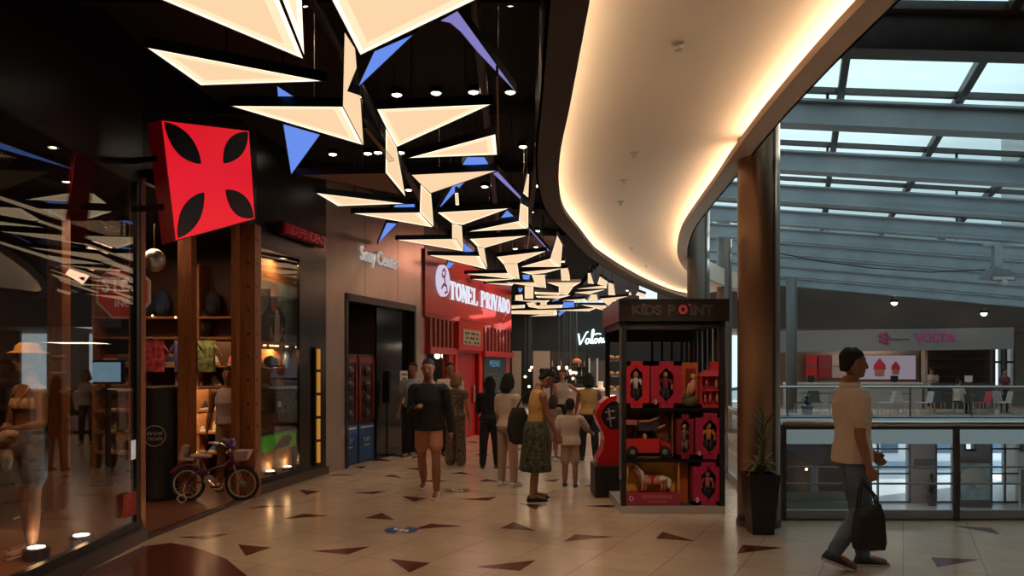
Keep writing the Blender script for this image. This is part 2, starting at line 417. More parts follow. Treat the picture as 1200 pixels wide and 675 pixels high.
def ribbon(mb, A, B, z):
    b = len(mb.v); mb.v += [V((p.x,p.y,z)) for p in A]+[V((p.x,p.y,z)) for p in B]; n_ = len(A)
    for i in range(n_-1): mb.f.append((b+i, b+n_+i, b+n_+i+1, b+i+1)); mb.m.append(mb.mi)
PZ = 4.08; LZ = 3.85
m = MB(); ribbon(m, offs(OS,.16), offs(IS,-.16), PZ); ribbon(m, offs(OS,.16), offs(IS,-.16), PZ+.1)
rb = struct(m, 'ceiling_ribbon', cream, smooth=True)
m = MB(); strip(m, IS, offs(IS,-.19), LZ, LZ+.04); strip(m, offs(IS,-.17), offs(IS,-.19), LZ, PZ+.25); strip(m, IS, offs(IS,.015), LZ, LZ+.07)
struct(m, 'trim_1', mat('lip_plaster', (.74,.58,.46), .7))
m = MB(); strip(m, offs(OS,.24), OS, LZ, LZ+.04); strip(m, offs(OS,.24), offs(OS,.22), LZ, 4.75); strip(m, offs(OS,-.015), OS, LZ, LZ+.07)
struct(m, 'trim_2', mat('lip_dark', (.03,.022,.02), .6))
m = MB(); strip(m, offs(IS,-.13), offs(IS,-.165), LZ+.045, LZ+.085)
m.build('cove_light', E_cove, label='warm strip light hidden in the cove along the atrium side of the curved white ceiling', cat='light')
m = MB(); strip(m, offs(OS,.16), offs(OS,.125), LZ+.045, LZ+.085)
m.build('cove_light', E_cove, label='warm strip light hidden in the cove along the shop side of the curved white ceiling', cat='light')
for (px, py, lab) in ((795,50,'nearest the camera'),(743,179,'above the kiosk, second nearest'),(731,211,'just past the second one'),(727,236,'midway along the curve'),(740,290,'near the far bend'),(757,311,'farthest along the curve')):
    d = F*(PZ-EYE)/(HY-py); x = (px-600)/F*d
    t = thing('sprinkler', 'small brass fire sprinkler on the curved white ceiling, ' + lab, 'sprinkler', (x, d, PZ), group='sprinklers on the curved ceiling')
    q = MB(); q.lathe([(.05,0),(.05,-.01),(.02,-.02)], n=12); q.build('escutcheon', chrome, parent=t)
    q = MB(); q.cyl((0,0,0), .012, -.05, -.01, 8); q.cyl((0,0,0), .03, -.058, -.05, 10); q.build('sprinkler_head', chrome, parent=t)

# --- columns
def column(x, y, r, z1, m_, lab):
    t = thing('column', lab, 'column', (x,y,0))
    q = MB(); q.lathe([(r,0.06),(r,z1)], n=40); q.build('shaft', m_, parent=t, smooth=True)
    q = MB(); q.lathe([(r+.012,0),(r+.012,.07)], n=40); q.build('base_ring', steeld, parent=t)
    q = MB()
    for a in (R(-62), R(118)): q.box(((r+.003)*cos(a),(r+.003)*sin(a),z1/2+.05),(.012,.02,z1-.1), rz=a)
    q.build('cladding_joint', steeld, parent=t)
column(2.60, 8.1, .215, 5.15, colmat, 'tall bronze-clad round column standing beside the planter and the doll kiosk')
column(3.64, 15.0, .215, 5.4, mat('column_grey', (.13,.10,.08), .4, .4), 'dark round column rising behind the kiosk under the curved ceiling')
column(5.75, 20.8, .2, 5.9, mat('column_grey', (.1,.1,.1)), 'slim dark column seen between the kiosk column and the bronze column')
column(10.55, 29.0, .2, 5.6, mat('column_grey2', (.13,.13,.125), .5), 'slim grey column at the far end of the atrium beside the food shops')

# --- railings
def railing(pts, label, gname='railing', posts=True, thick=.03, mid=(.58,.40)):
    t = thing(gname, label, 'railing', (pts[0][0], pts[0][1], 0))
    P = [V((*p, 0)) for p in pts]
    q = MB(); q.tube([p+V((0,0,1.05)) for p in P], .032, 10); q.build('handrail', chrome, parent=t, world=True, smooth=True)
    q = MB(); q.tube([p+V((0,0,1.005)) for p in P], .02, 6); q.build('rail_channel', steeld, parent=t, world=True)
    for z in mid:
        q = MB(); q.tube([p+V((0,0,z)) for p in P], .012, 6); q.build('mid_rail', steel, parent=t, world=True)
    q = MB()
    for a, b in zip(P, P[1:]): q.wallseg(a, b, .02, .11, .05)
    q.build('bottom_rail', steel, parent=t, world=True)
    q = MB()
    for a, b in zip(P, P[1:]):
        q.wallseg((a.x,a.y+.01), (b.x,b.y+.01), .1, 1.0, .012)
    q.build('glass_panel', clearg, parent=t, world=True)
    if posts:
        for a in P:
            q = MB(); q.box((a.x,a.y,.52),(.05,.05,1.04)); q.build('post', steeld, parent=t, world=True)
    return t
railing([(2.95,8.35),(4.83,8.35),(6.7,8.35),(8.6,8.35)], 'metal and glass balustrade across the near side of the atrium behind the walking man')
railing([(2.93,8.45)]+[(x-.02,y) for x, y in CURVE[1:-1]]+[(8.45,25.4)], 'glass balustrade following the gallery edge behind the bronze column', posts=False)
railing([(8.7,25.65)]+[(9.2+i*2.05,25.65) for i in range(9)], 'far glass balustrade in front of the food court seats', mid=())
m = MB(); m.bx((8.6,25.5,-.85),(26,25.6,.04)); m.bx((8.5,25.5,0),(26,25.75,.05)); struct(m, 'trim_3', slabm)
m = MB(); m.bx((2.95,8.36,-.6),(26,8.42,.02)); struct(m, 'trim_4', mat('near_edge', (.2,.19,.18), .5))

# --- outside: building across the street, seen through the lower windows
b = thing('neighbour_building', 'pale building with a dark window across the street outside the lower windows', 'building', (18,46,-4.5))
q = MB(); q.bx((8,46,-4.5),(30,50,-.4)); q.build('wall', mat('ext_white', (.88,.92,.95), .8), parent=b, world=True)
for px in (1042, 1106, 1172, 1300):
    x = (px-600)/F*46; q = MB(); q.bx((x-.5,45.93,-3.4),(x+.5,46.02,-1.2)); q.build('window', mat('ext_win', (.09,.16,.25), .3), parent=b, world=True)
q = MB(); q.bx((8,45.85,-4.5),(30,46,-3.9)); q.build('plinth', mat('ext_blue', (.35,.48,.62), .7), parent=b, world=True)
m = MB(); m.bx((2,34.5,-4.7),(40,60,-4.5)); struct(m, 'ground_outside', mat('pavement', (.85,.88,.9), .8))
# --- world
sl = bpy.data.lights.new('sun', 'SUN'); sl.energy = 9; sl.color = (.95,.97,1); sl.angle = .03; so_ = bpy.data.objects.new('sun', sl); COL.objects.link(so_)
so_.rotation_euler = V((cos(R(28))*cos(R(22)), sin(R(28))*cos(R(22)), sin(R(22)))).to_track_quat('Z','Y').to_euler()
w = bpy.data.worlds.new('w'); SC.world = w; w.use_nodes = True
nt = w.node_tree; bg = nt.nodes['Background']
tc = nt.nodes.new('ShaderNodeTexCoord'); nz = nt.nodes.new('ShaderNodeTexNoise'); nz.inputs['Scale'].default_value = 2.5; nz.inputs['Detail'].default_value = 5
cr = nt.nodes.new('ShaderNodeValToRGB'); cr.color_ramp.elements[0].color = (.50,.72,.82,1); cr.color_ramp.elements[1].color = (.82,.95,.98,1)
cr.color_ramp.elements[0].position = .35; cr.color_ramp.elements[1].position = .65
nt.links.new(tc.outputs['Generated'], nz.inputs['Vector']); nt.links.new(nz.outputs['Fac'], cr.inputs[0]); nt.links.new(cr.outputs[0], bg.inputs[0])
bg.inputs[1].default_value = 1.45
# --- camera
cam = bpy.data.cameras.new('camera'); co = bpy.data.objects.new('camera', cam); COL.objects.link(co)
cam.sensor_width = 36; cam.lens = 27; cam.shift_y = (432-337.5)/1200
co.location = (0,0,EYE); co.rotation_euler = (pi/2, 0, 0); cam.clip_end = 200; SC.camera = co
SC.view_settings.view_transform = 'Standard'; SC.view_settings.look = 'None'; SC.view_settings.gamma = 1; SC.view_settings.exposure = 0
SC.view_settings.use_curve_mapping = False
try:
    SC.cycles.use_denoising = True; SC.cycles.max_bounces = 8; SC.cycles.diffuse_bounces = 3; SC.cycles.glossy_bounces = 4; SC.cycles.transparent_max_bounces = 12
    SC.cycles.sample_clamp_indirect = 4; SC.cycles.caustics_reflective = False; SC.cycles.caustics_refractive = False
except Exception: pass
# ================================================================ LIGHT PANELS
HZ = 3.75
def pp(x, y, z=HZ):
    d = F*(z-EYE)/(HY-y); return V(((x-600)/F*d, d))
def inset(P, w):
    n = len(P)
    if n == 3:
        a, b, c = (P[1]-P[2]).length, (P[2]-P[0]).length, (P[0]-P[1]).length
        I = (P[0]*a+P[1]*b+P[2]*c)/(a+b+c); s = (a+b+c)/2; ar = sqrt(max(1e-9, s*(s-a)*(s-b)*(s-c))); r = ar/s
        k = max(.3, 1-w/r); return [I+(p-I)*k for p in P]
    C = sum(P, V((0,0)))/n; m_ = sum((p-C).length for p in P)/n
    k = max(.5, 1-1.6*w/m_); return [C+(p-C)*k for p in P]
def convex(P):
    n = len(P); s = [ (P[(i+1)%n]-P[i]).cross(P[(i+2)%n]-P[(i+1)%n]) if False else ((P[(i+1)%n].x-P[i].x)*(P[(i+2)%n].y-P[(i+1)%n].y)-(P[(i+1)%n].y-P[i].y)*(P[(i+2)%n].x-P[(i+1)%n].x)) for i in range(n)]
    return all(v >= -1e-9 for v in s) or all(v <= 1e-9 for v in s)
def light_panel(px, label, kind='cream', z=HZ, group='faceted light panels hanging over the gallery'):
    P = [pp(x, y, z) for x, y in px]
    ar = sum(P[i].x*P[(i+1)%len(P)].y-P[(i+1)%len(P)].x*P[i].y for i in range(len(P)))/2
    if ar < 0: P = P[::-1]; ar = -ar
    C = sum(P, V((0,0)))/len(P); C3 = V((C.x, C.y, z))
    t = thing('pendant_light', label, 'light panel', C3, group=group)
    Q = [p-C for p in P]; n = len(Q)
    b = MB(); I = inset(Q, .006) if convex(Q) else Q
    b.rings([[(p.x,p.y,.0) for p in Q], [(p.x,p.y,.075) for p in Q]], cap=False)
    b.add([(p.x,p.y,.075) for p in Q], [tuple(range(n))])
    if convex(Q): b.rings([[(p.x,p.y,0) for p in Q], [(p.x,p.y,0) for p in I]], cap=False)
    b.tube([(0,0,.07),(0,0,4.75-z)], .006, 5)
    b.build('frame', black, parent=t)
    if kind == 'off':
        g = MB(); g.add([(p.x,p.y,.006) for p in I], [tuple(range(n))[::-1]]); g.build('diffuser', mat('unlit_diffuser', (.22,.12,.085), .5), parent=t); return t
    J = inset(I, .03) if convex(Q) and ar > .01 else None
    K = inset(J, .055) if J and ar > .06 else None
    em = {'cream': E_panel, 'blue': E_blue, 'lilac': E_lilac}[kind]
    g = MB(); D = (K if kind == 'cream' and K else J) or I; g.add([(p.x,p.y,.006) for p in D], [tuple(range(n))[::-1]]); g.build('diffuser', em, parent=t)
    if J and kind == 'cream':
        g = MB(); g.rings([[(p.x,p.y,.006) for p in I], [(p.x,p.y,.006) for p in J]], cap=False); g.build('led_edge', E_edge, parent=t)
        if K: g = MB(); g.rings([[(p.x,p.y,.006) for p in J], [(p.x,p.y,.006) for p in K]], cap=False); g.build('diffuser_rim', E_mid, parent=t)  # middle ring: falloff of the edge light put into its emission
    elif J:
        g = MB(); g.rings([[(p.x,p.y,.006) for p in I], [(p.x,p.y,.006) for p in J]], cap=False); g.build('led_edge', em, parent=t)
    return t
PAN = [
 (((357,71),(110,-32),(310,-45)), 'largest cream light panel, at the upper left above the red cross sign'),
 (((357.6,71),(312,-45),(353,-45)), 'narrow cream panel folded along the right edge of the largest light panel'),
 (((422,66),(372,-30),(650,-43)), 'large cream light panel whose point faces down beside the largest one'),
 (((404,38),(416,57),(418,80),(407,107),(422,112),(426,171),(402,125)), 'jagged upright cream panel below the second large light panel'),
 (((169,55),(383,96),(235,101)), 'long slim cream triangle just above the red cross sign'),
 (((267,124),(402,125),(426,171)), 'long cream triangle pointing at the red cross sign from the right'),
 (((441,128),(578,122),(465,173),(452,150)), 'broad cream triangle pointing right, beneath the nearest row of downlights'),
 (((452,150),(464,170),(468,192),(475,231),(452,203)), 'narrow downward cream blade below the broad triangle'),
 (((475,186),(581,157),(583,182)), 'flat cream triangle with its square end against a thin pinkish blade'),
 (((369,226),(478,239),(396,242)), 'slim cream triangle in front of the bronze shop wall, nearest of its kind'),
 (((411,250),(492,249),(508,267)), 'long cream triangle above the bronze wall lettering'),
 (((493,216),(505,227),(507,250),(508,266),(492,249)), 'upright cream fold joining the triangle above the bronze wall lettering'),
 (((482,205),(583,200),(504,227),(493,216)), 'cream triangle pointing right in the second row of broad triangles'),
 (((512,249),(598,244),(542,264),(531,263)), 'cream triangle pointing right in the third row of broad triangles'),
 (((530,262),(541,265),(543,295),(530,280)), 'upright cream fold under the third broad triangle'),
 (((463,281),(535,280),(544,295)), 'long cream triangle touching the top of the red shop sign'),
 (((550,280),(619,276),(567,291),(560,290)), 'cream triangle pointing right in the fourth row of broad triangles'),
 (((559,289),(567,290),(571,314),(562,300)), 'short cream fold under the fourth broad triangle'),
 (((501,299),(562,300),(571,316)), 'slim cream triangle in front of the red shop sign, above its lettering'),
 (((546,272),(608,259),(619,268)), 'cream triangle pointing left under the second blue triangle'),
 (((610,238),(619,243),(619,268),(608,259)), 'upright cream kite near the dark edge of the curved ceiling'),
 (((582,301),(641,294),(603,310),(590,310)), 'cream triangle pointing right in the fifth row of broad triangles'),
 (((590,309),(606,309),(609,328),(595,320)), 'short cream fold under the fifth broad triangle'),
 (((544,321),(595,320),(608,328)), 'slim cream triangle above the last letters of the red shop sign'),
 (((609,313),(645,303),(657,313)), 'cream triangle pointing left beside the dark edge of the curved ceiling'),
 (((645,303),(653,276),(659,287),(657,313)), 'upright cream kite, second along the dark edge of the curved ceiling'),
 (((618,204),(620,204),(619,232),(613,227)), 'tiny upright cream sliver beside the lone downlight'),
 (((533,226),(537,226),(538,241),(534,241)), 'tiny cream sliver above the third broad triangle'),
 (((559,288),(562,256),(567,256),(566,288)), None), ]
for px, lab in PAN:
    if lab: light_panel(px, lab)
light_panel(((347,205),(451,203),(470,229)), 'unlit brown triangular panel in front of the bronze wall top', 'off')
light_panel(((581,89),(584,89),(585.5,182),(582.5,157)), 'thin pinkish blade panel running away at the square end of a flat triangle', 'off')
light_panel(((425,150),(430,150),(462,188),(456,190)), 'thin dark folded strip beside the jagged upright panel', 'off')
FARP = [((610,319),(662,314),(640,320),(622,322)),((623,322),(638,322),(640,338),(628,335)),((657,315),(665,314),(668,329),(658,329)),
 ((590,331),(625,331),(640,338)),((640,331),(681,331),(672,336),(655,336)),((655,336),(672,336),(665,346),(655,345)),((689,320),(692,320),(696,333),(689,332)),
 ((700,333),(703,324),(712,330),(711,336)),((673,339),(711,334),(711,338)),((713,331),(719,333),(721,346),(713,346)),((672,343),(711,339),(690,345)),
 ((626,342),(660,343),(655,346),(627,345)),((627,347),(670,346),(655,350),(630,349)),((703,350),(737,347),(720,352),(713,359)),((680,357),(710,358),(712,365)),
 ((615,335),(625,336),(625,350),(615,350)),((693,345),(699,345),(701,354),(688,354)),((598,352),(645,352),(640,355)),((658,352),(686,350),(686,354)),
 ((597,358),(615,357),(615,361),(597,362)),((617,355),(625,354),(633,362),(620,360)),((625,358),(660,357),(658,361),(630,362)),((597,364),(652,363),(653,369),(598,368)),
 ((620,371),(650,366),(652,370)),((551,327),(610,327),(570,330)),((566,332),(603,332),(600,335)),((648,364),(700,361),(690,365)),((703,362),(722,355),(718,363)),
 ((745,346),(748,342),(757,345),(757,349)),((737,343),(739,342),(740,346),(737,346)),((604,346),(612,345),(613,352),(604,352)),((634,352),(640,352),(641,358),(633,358))]
for px in FARP:
    light_panel(px, 'small cream light panel in the crowded cluster at the far gallery end', group='small crowded cream light panels at the far end')
BLU = [(((324,100),(325,114),(346,114)), 'small blue triangle peeking out under the long slim cream triangle'),
 (((331,145),(376,158),(341,206)), 'bright blue triangle pointing down beside the red cross sign'),
 (((438,60),(489,38),(417,106)), 'large blue triangle under the second large cream panel'),
 (((547,184),(568,184),(574,194),(541,194)), 'small blue trapezoid under the flat cream triangle'),
 (((530,218),(546,213),(511,249)), 'blue blade between the second and third broad cream triangles'),
 (((460,244),(463,240),(486,239),(487,244)), 'small flat blue panel at the tip of a slim cream triangle'),
 (((453,261),(466,262),(442,287)), 'blue triangle pointing down above the bronze wall lettering'),
 (((586,256),(594,246),(603,254)), 'small blue triangle at the tip of the third broad cream triangle'),
 (((543,284),(556,295),(543,296)), 'small blue triangle above the red shop sign'),
 (((525,307),(533,309),(519,322)), 'narrow blue blade in front of the round logo of the red shop')]
for px, lab in BLU: light_panel(px, lab, 'blue', HZ+.09, 'blue light panels between the cream ones')
light_panel(((515,25),(536,13),(606,110),(560,62),(540,38),(528,28)), 'long curved lilac blade panel at the top, pointing to a downlight', 'lilac', HZ+.09, 'blue light panels between the cream ones')
light_panel(((577,203),(583,201),(620,241),(612,236)), 'thin lilac blade ending near the upright cream kite', 'lilac', HZ+.09, 'blue light panels between the cream ones')
light_panel(((619,268),(621,268),(645,295),(642,294)), 'very thin lilac blade between the two upright cream kites', 'lilac', HZ+.09, 'blue light panels between the cream ones')
for px in (((612,322),(621,322),(620,329),(614,329)),((637,323),(642,321),(634,330)),((607,338),(613,338),(609,347)),((650,351),(655,352),(647,354)),((661,354),(673,354),(673,360),(655,368)),((654,367),(672,358),(655,371)),((692,346),(697,343),(695,350)),((646,358),(650,358),(645,363))):
    light_panel(px, 'one of the tiny blue panels among the crowded cream panels at the far end', 'blue', HZ+.09, 'tiny blue panels at the far end')
# downlights
DL = [(598,2),(354,3),(555,107),(511,108),(465,110),(418,112),(598,107),(613,171),(443,178),(470,178),(431,179),(390,180),(479,222),(568,218),(629,217),(622,248),(630,270),(640,271),(604,291),(628,289),(300,178),(500,178),(652,300),(660,306),(690,340),(735,340)]
ordn = ['leftmost','second','third','fourth','fifth','rightmost']
for i, (x, y) in enumerate(DL):
    d = F*(4.7-EYE)/(HY-y)
    if y < 20: lab = 'bright round downlight at the very top, ' + ('beyond the tip of the large cream panel' if x > 500 else 'beside the largest cream panel')
    elif y < 120: lab = 'round downlight in the nearest full row, at %s' % {555:'its centre right',511:'its centre',465:'its centre left',418:'its left end beside the blue triangle',598:'its right end by the lilac blade'}[x]
    else: lab = 'small round downlight recessed between the farther light panels'
    t = thing('downlight', lab, 'downlight', ((x-600)/F*d, d, 4.7), group='round downlights in the dark ceiling')
    q = MB(); q.rings([[(r*cos(a), r*sin(a), z) for a in [2*pi*k/18 for k in range(18)]] for r, z in ((.075,.05),(.075,-.015),(.058,-.015),(.055,-.004))], cap=False); q.build('trim_ring', black, parent=t)
    q = MB(); q.ell((0,0,-.004), .056,.056,.026, 16); q.build('lens', E_spot, parent=t)
    if i in (0,1,2,3,4,6,7,9,12,13,14,16,18,20):
        lamp('downlight_beam', 'SPOT', ((x-600)/F*d, d, 4.62), 64, (1,.72,.47), .05, spot=1.7, blend=.8)
# ================================================================ SKATE SHOP
def isect(px, a, b):
    """plan point where the sight line of photo column px meets the plan line a-b"""
    k = (px-600)/F; a = V(a[:2]); b = V(b[:2]); d = b-a
    t = (k*a.y-a.x)/(d.x-k*d.y); return a+d*t
def zat(py, y): return EYE+(HY-py)/F*y
G0, G1, G2, G3 = V((-3.4,4.2)), V((-3.56,7.4)), V((-3.34,10.05)), V((-3.09,11.3))
w = MB()
def bar(mb, a, b, z0, z1, t): mb.wallseg(a, b, z0, z1, t)
bar(w, G0, G1, .12, .20, .06); bar(w, G0, G1, 3.42, 3.5, .06); bar(w, (-3.556,7.28), (-3.56,7.34), .12, 3.5, .06); bar(w, (-3.4,4.2), (-3.402,4.26), .12, 3.5, .06)
o = struct(w, 'window_%d' % n, blackm); n += 1
g = MB(); bar(g, (-3.42,4.24), (-3.575,7.3), .2, 3.42, .012); g.build('window_pane', shopg, parent=o)
q = MB(); bar(q, (-3.535,6.98), (-3.545,7.24), .28, .50, -.004); q.build('window_sticker', mat('red_sticker', (.35,.02,.02), .5, noise=.4, nscale=20), parent=o)
q = MB(); bar(q, (-3.544,7.14), (-3.55,7.24), .80, .98, -.004); q.build('window_label', paper, parent=o)
w = MB(); bar(w, G2, G3, .12, .2, .05); bar(w, G2, G3, 3.25, 3.32, .05); bar(w, (-3.105,11.22), (-3.09,11.3), .12, 3.3, .05)
o = struct(w, 'window_%d' % n, blackm); n += 1
g = MB(); bar(g, (-3.35,10.08), (-3.12,11.22), .2, 3.25, .012); g.build('window_pane', shopg, parent=o)
w = MB(); bar(w, G0, G1, 0, .12, -.05); bar(w, G1, G2, 0, .035, -.05); bar(w, G2, (-2.93,12.1), 0, .12, -.05); bar(w, G0, G1, 0, .12, .1); bar(w, G2, (-2.93,12.1), 0, .12, .1)
struct(w, 'baseboard_left', mat('sill_metal', (.10,.07,.06), .3, .5))
def post(p, sz, z1, lab, rz=0, dots=False):
    t = thing('wooden_post', lab, 'post', (p[0],p[1],0), rz)
    q = MB(); q.box((0,0,z1/2), (sz[0],sz[1],z1)); q.build('timber', wood, parent=t)
    if dots:
        for k in range(11):
            for c_, n_ in (((.02,-sz[1]/2-.001,.3+k*.3),(0,-1,0)),((sz[0]/2+.001,-.04,.3+k*.3),(1,0,0))): q = MB(); q.disc(c_, .018, n_, 10, .006); q.build('bolt_head', black, parent=t)
post((-3.62,7.42), (.115,.10), 3.5, 'squared wooden post between the big display window and the shop entrance')
post((-4.06,9.6), (.17,.16), 3.5, 'wooden post inside the skate shop behind the small bicycle')
post((-3.39,9.93), (.22,.20), 3.5, 'bolted wooden post between the shop entrance and the poster display', R(-3), True)
post((-3.50,9.72), (.07,.10), 3.5, 'thin wooden door jamb behind the small bicycle', R(-3))
# interior shell
m = MB(); m.bx((-7.2,3.6,0),(-7.05,11.9,3.6)); m.bx((-7.2,11.75,0),(-3.25,11.9,3.6)); m.bx((-7.2,3.5,0),(-3.5,3.6,3.6)); struct(m, 'wall_shop_inside', mat('shop_wall', (.055,.035,.028), .6))
m = MB(); m.bx((-7.2,3.5,3.55),(-3.6,11.9,3.65)); m.bx((-3.62,7.5,3.5),(-3.45,9.9,3.6)); struct(m, 'ceiling_shop', darkceil)
m = MB(); m.prism([(-7.05,3.6),(-3.5,3.6),(-3.6,7.4),(-3.37,10),(-3.2,11.7),(-7.05,11.7)], 0.004, .03)
struct(m, 'floor_shop', mat('shop_floor', (.15,.055,.03), .3, noise=.2, nscale=3, stretch=(1,8,1)))
m = MB(); m.prism([(-4.9,4.2),(-3.52,4.2),(-3.64,7.3),(-4.9,7.3)], .03, .12)
m.build('display_platform', mat('platform_wood', (.28,.12,.055), .4, noise=.2, nscale=4, stretch=(1,8,1)), label='low brown wooden platform under the bikini mannequin in the window', cat='platform')
def uplight(x, y, z, lab):
    t = thing('floor_spotlight', lab, 'spotlight', (x,y,z))
    q = MB(); q.lathe([(.085,0),(.10,.02),(.10,.09),(.085,.10)], n=20); q.build('housing', blackm, parent=t)
    q = MB(); q.cyl((0,0,0), .062, .095, .104, 18); q.build('lens', E_spot, parent=t)
    lamp('uplight_glow', 'POINT', (x,y,z+.18), .9, (1,.62,.3), .05)
p = at(98,653,6.6); uplight(p.x-.02, p.y, .12, 'lit round spotlight on the window platform by the wooden post')
p = at(50,668,6.15); uplight(p.x-.05, p.y, .12, 'lit round spotlight on the platform at the mannequin feet')
# STOP sign
t = thing('stop_sign', 'red octagonal stop sign hanging behind the wooden post in the skate shop', 'sign', (-4.15,8.2,2.47))
def octa(r): return [(r*cos(pi/8+k*pi/4), r*sin(pi/8+k*pi/4)) for k in range(8)]
q = MB(); q.rings([[(x,0.02,z) for x, z in octa(.31)], [(x,0,z) for x, z in octa(.31)]]); q.build('border', paper, parent=t)
q = MB(); q.rings([[(x,-.002,z) for x, z in octa(.285)], [(x,-.008,z) for x, z in octa(.285)]]); q.build('face', mat('sign_red', (.55,.03,.02), .4, emit=.12), parent=t)
text('lettering', 'STOP', mat('sign_white', (.8,.8,.78), .4, emit=.12), .22, .006, (0,-.012,0), parent=t, width=.44, bold=.004)
text('lettering', 'INC', mat('sign_white', (.8,.8,.78)), .1, .006, (0,-.012,-.16), parent=t, width=.16)
q = MB(); q.tube([(0,.01,.3),(0,.01,1.08)], .01, 6); q.build('hanger', black, parent=t)
# red cross light box on the wall
LCx = [at(188,140,7.0), at(292,153,8.0), at(299,257,8.0), at(205,283,7.0)]
nrm = (LCx[1]-LCx[0]).cross(LCx[3]-LCx[0]).normalized()
if nrm.y > 0: nrm = -nrm
def lc(u, v, off=0.):     # u right, v down in 0..1
    return LCx[0]*(1-u)*(1-v)+LCx[1]*u*(1-v)+LCx[2]*u*v+LCx[3]*(1-u)*v+nrm*off
C0 = lc(.5,.5)
t = thing('cross_sign', 'big glowing red square sign with four black petals forming a cross', 'sign', C0)
def loc_(mb): return mb
q = MB(); q.rings([[lc(0,0,-.17),lc(1,0,-.17),lc(1,1,-.17),lc(0,1,-.17)],[lc(0,0),lc(1,0),lc(1,1),lc(0,1)]]); q.build('box', mat('sign_box_red', (.20,.006,.010), .35, emit=.03, ecol=(.8,0,.01)), parent=t, world=True)
q = MB(); q.add([lc(.01,.01,.004),lc(.99,.01,.004),lc(.99,.99,.004),lc(.01,.99,.004)], [(3,2,1,0)]); q.build('face', mat('sign_glow_red', (.6,.01,.02), .4, emit=.68, ecol=(1,.012,.03)), parent=t, world=True)
for cx, cy in ((0,0),(1,0),(1,1),(0,1)):
    ex, ey = .5+(cx-.5)*.26, .5+(cy-.5)*.26
    ax, ay = (.03 if cx == 0 else .97), (.02 if cy == 0 else .98)
    dx, dy = ex-ax, ey-ay; L = hypot(dx, dy); nx, ny = -dy/L, dx/L
    k = 12; A = [(ax+dx*i/k+nx*.105*sin(pi*i/k)**.8, ay+dy*i/k+ny*.105*sin(pi*i/k)**.8) for i in range(k+1)]; B = [(ax+dx*i/k-nx*.105*sin(pi*i/k)**.8, ay+dy*i/k-ny*.105*sin(pi*i/k)**.8) for i in range(k-1, 0, -1)]
    pl = A+B
    q = MB(); q.rings([[lc(u,v,.004) for u,v in pl],[lc(u,v,.016) for u,v in pl]]); q.build('petal', black, parent=t, world=True)
for v_ in (.3,.7): q = MB(); q.tube([lc(0,v_,-.1), lc(0,v_,-.1)+V((-.32,.1,0))], .03, 8); q.build('wall_bracket', black, parent=t, world=True)
# small red sign above the poster window
a = isect(321, G2, (-2.93,12.1)); b = isect(371, G2, (-2.93,12.1)); an = atan2(b.y-a.y, b.x-a.x)
t = thing('lettered_sign', 'small dark red lettered sign on the fascia above the poster window', 'sign', ((a.x+b.x)/2+.08,(a.y+b.y)/2-.02,3.58), an)
Ls = (b-a).length
q = MB(); q.box((0,0,0),(Ls,.10,.17)); q.build('backing', mat('sign_dark_red', (.10,.004,.006), .5), parent=t)
text('lettering', 'INDEPENDENT', mat('sign_letters_red', (.45,.02,.03), .3, emit=.10), .19, .04, (0,-.07,-.065), parent=t, width=Ls*.93, bold=.004)
# shelving on the end wall
SY = 11.6
def sx(px, y=SY): return (px-600)/F*y
t = thing('shelving_unit', 'wooden wall shelving full of shoes and bags at the back of the skate shop', 'shelf', ((sx(160)+sx(272))/2,SY,.03))
ZS = [.42,.72,1.04,1.40,1.70,2.12,2.42]
X0, X1 = sx(120), sx(290)
q = MB(); q.bx((X0,SY+.10,.03),(X1,SY+.13,3.3)); q.build('back_panel', mat('shelf_back', (.10,.05,.03), .6), parent=t, world=True)
for z in ZS: q = MB(); q.bx((X0,SY-.28,z-.03),(X1,SY+.1,z)); q.build('shelf', woodl, parent=t, world=True)
for x in (X0, sx(163), sx(240), X1): q = MB(); q.bx((x-.02,SY-.26,.03),(x+.02,SY+.1,3.2)); q.build('upright', woodl, parent=t, world=True)
for x, y in ((206,428),(228,428),(206,455),(228,455),(228,483),(206,483),(230,530),(206,372),(179,370)):
    q = MB(); q.ell((sx(x,SY-.3),SY-.31,zat(y,SY-.3)), .016,.016,.016, 8); q.build('shelf_light', E_warm, parent=t, world=True)
for z in (1.38, 2.10, 1.02): lamp('shelf_glow', 'AREA', (-4.6,SY-.24,z-.04), 5, (1,.62,.32), .8, (0,0,0))
COLS = [(.35,.05,.05),(.05,.05,.06),(.4,.36,.3),(.08,.16,.3),(.3,.22,.06),(.2,.05,.15),(.12,.2,.08),(.5,.45,.4)]
def shoe_mesh(mb, L=.27, w_=.05, toe=1):
    prof = [(-.5,.045,.02,.7),(-.42,.06,.045,.85),(-.25,.075,.05,.9),(-.05,.07,.045,.9),(.15,.045,.04,1),(.35,.03,.032,1.05),(.48,.02,.02,.8)]
    rs = []
    for u, h, _, k in prof:
        y = u*L; ww = w_*k*.9
        rs.append([V((ww*cos(a)*(1 if sin(a) > 0 else 1.05), y, max(0, h+(h*1.0)*sin(a)) if sin(a) > 0 else max(0, h*(1+1.9*sin(a))))) for a in [2*pi*j/10 for j in range(10)]])
    return mb.rings(rs)
sh0 = None; items = []
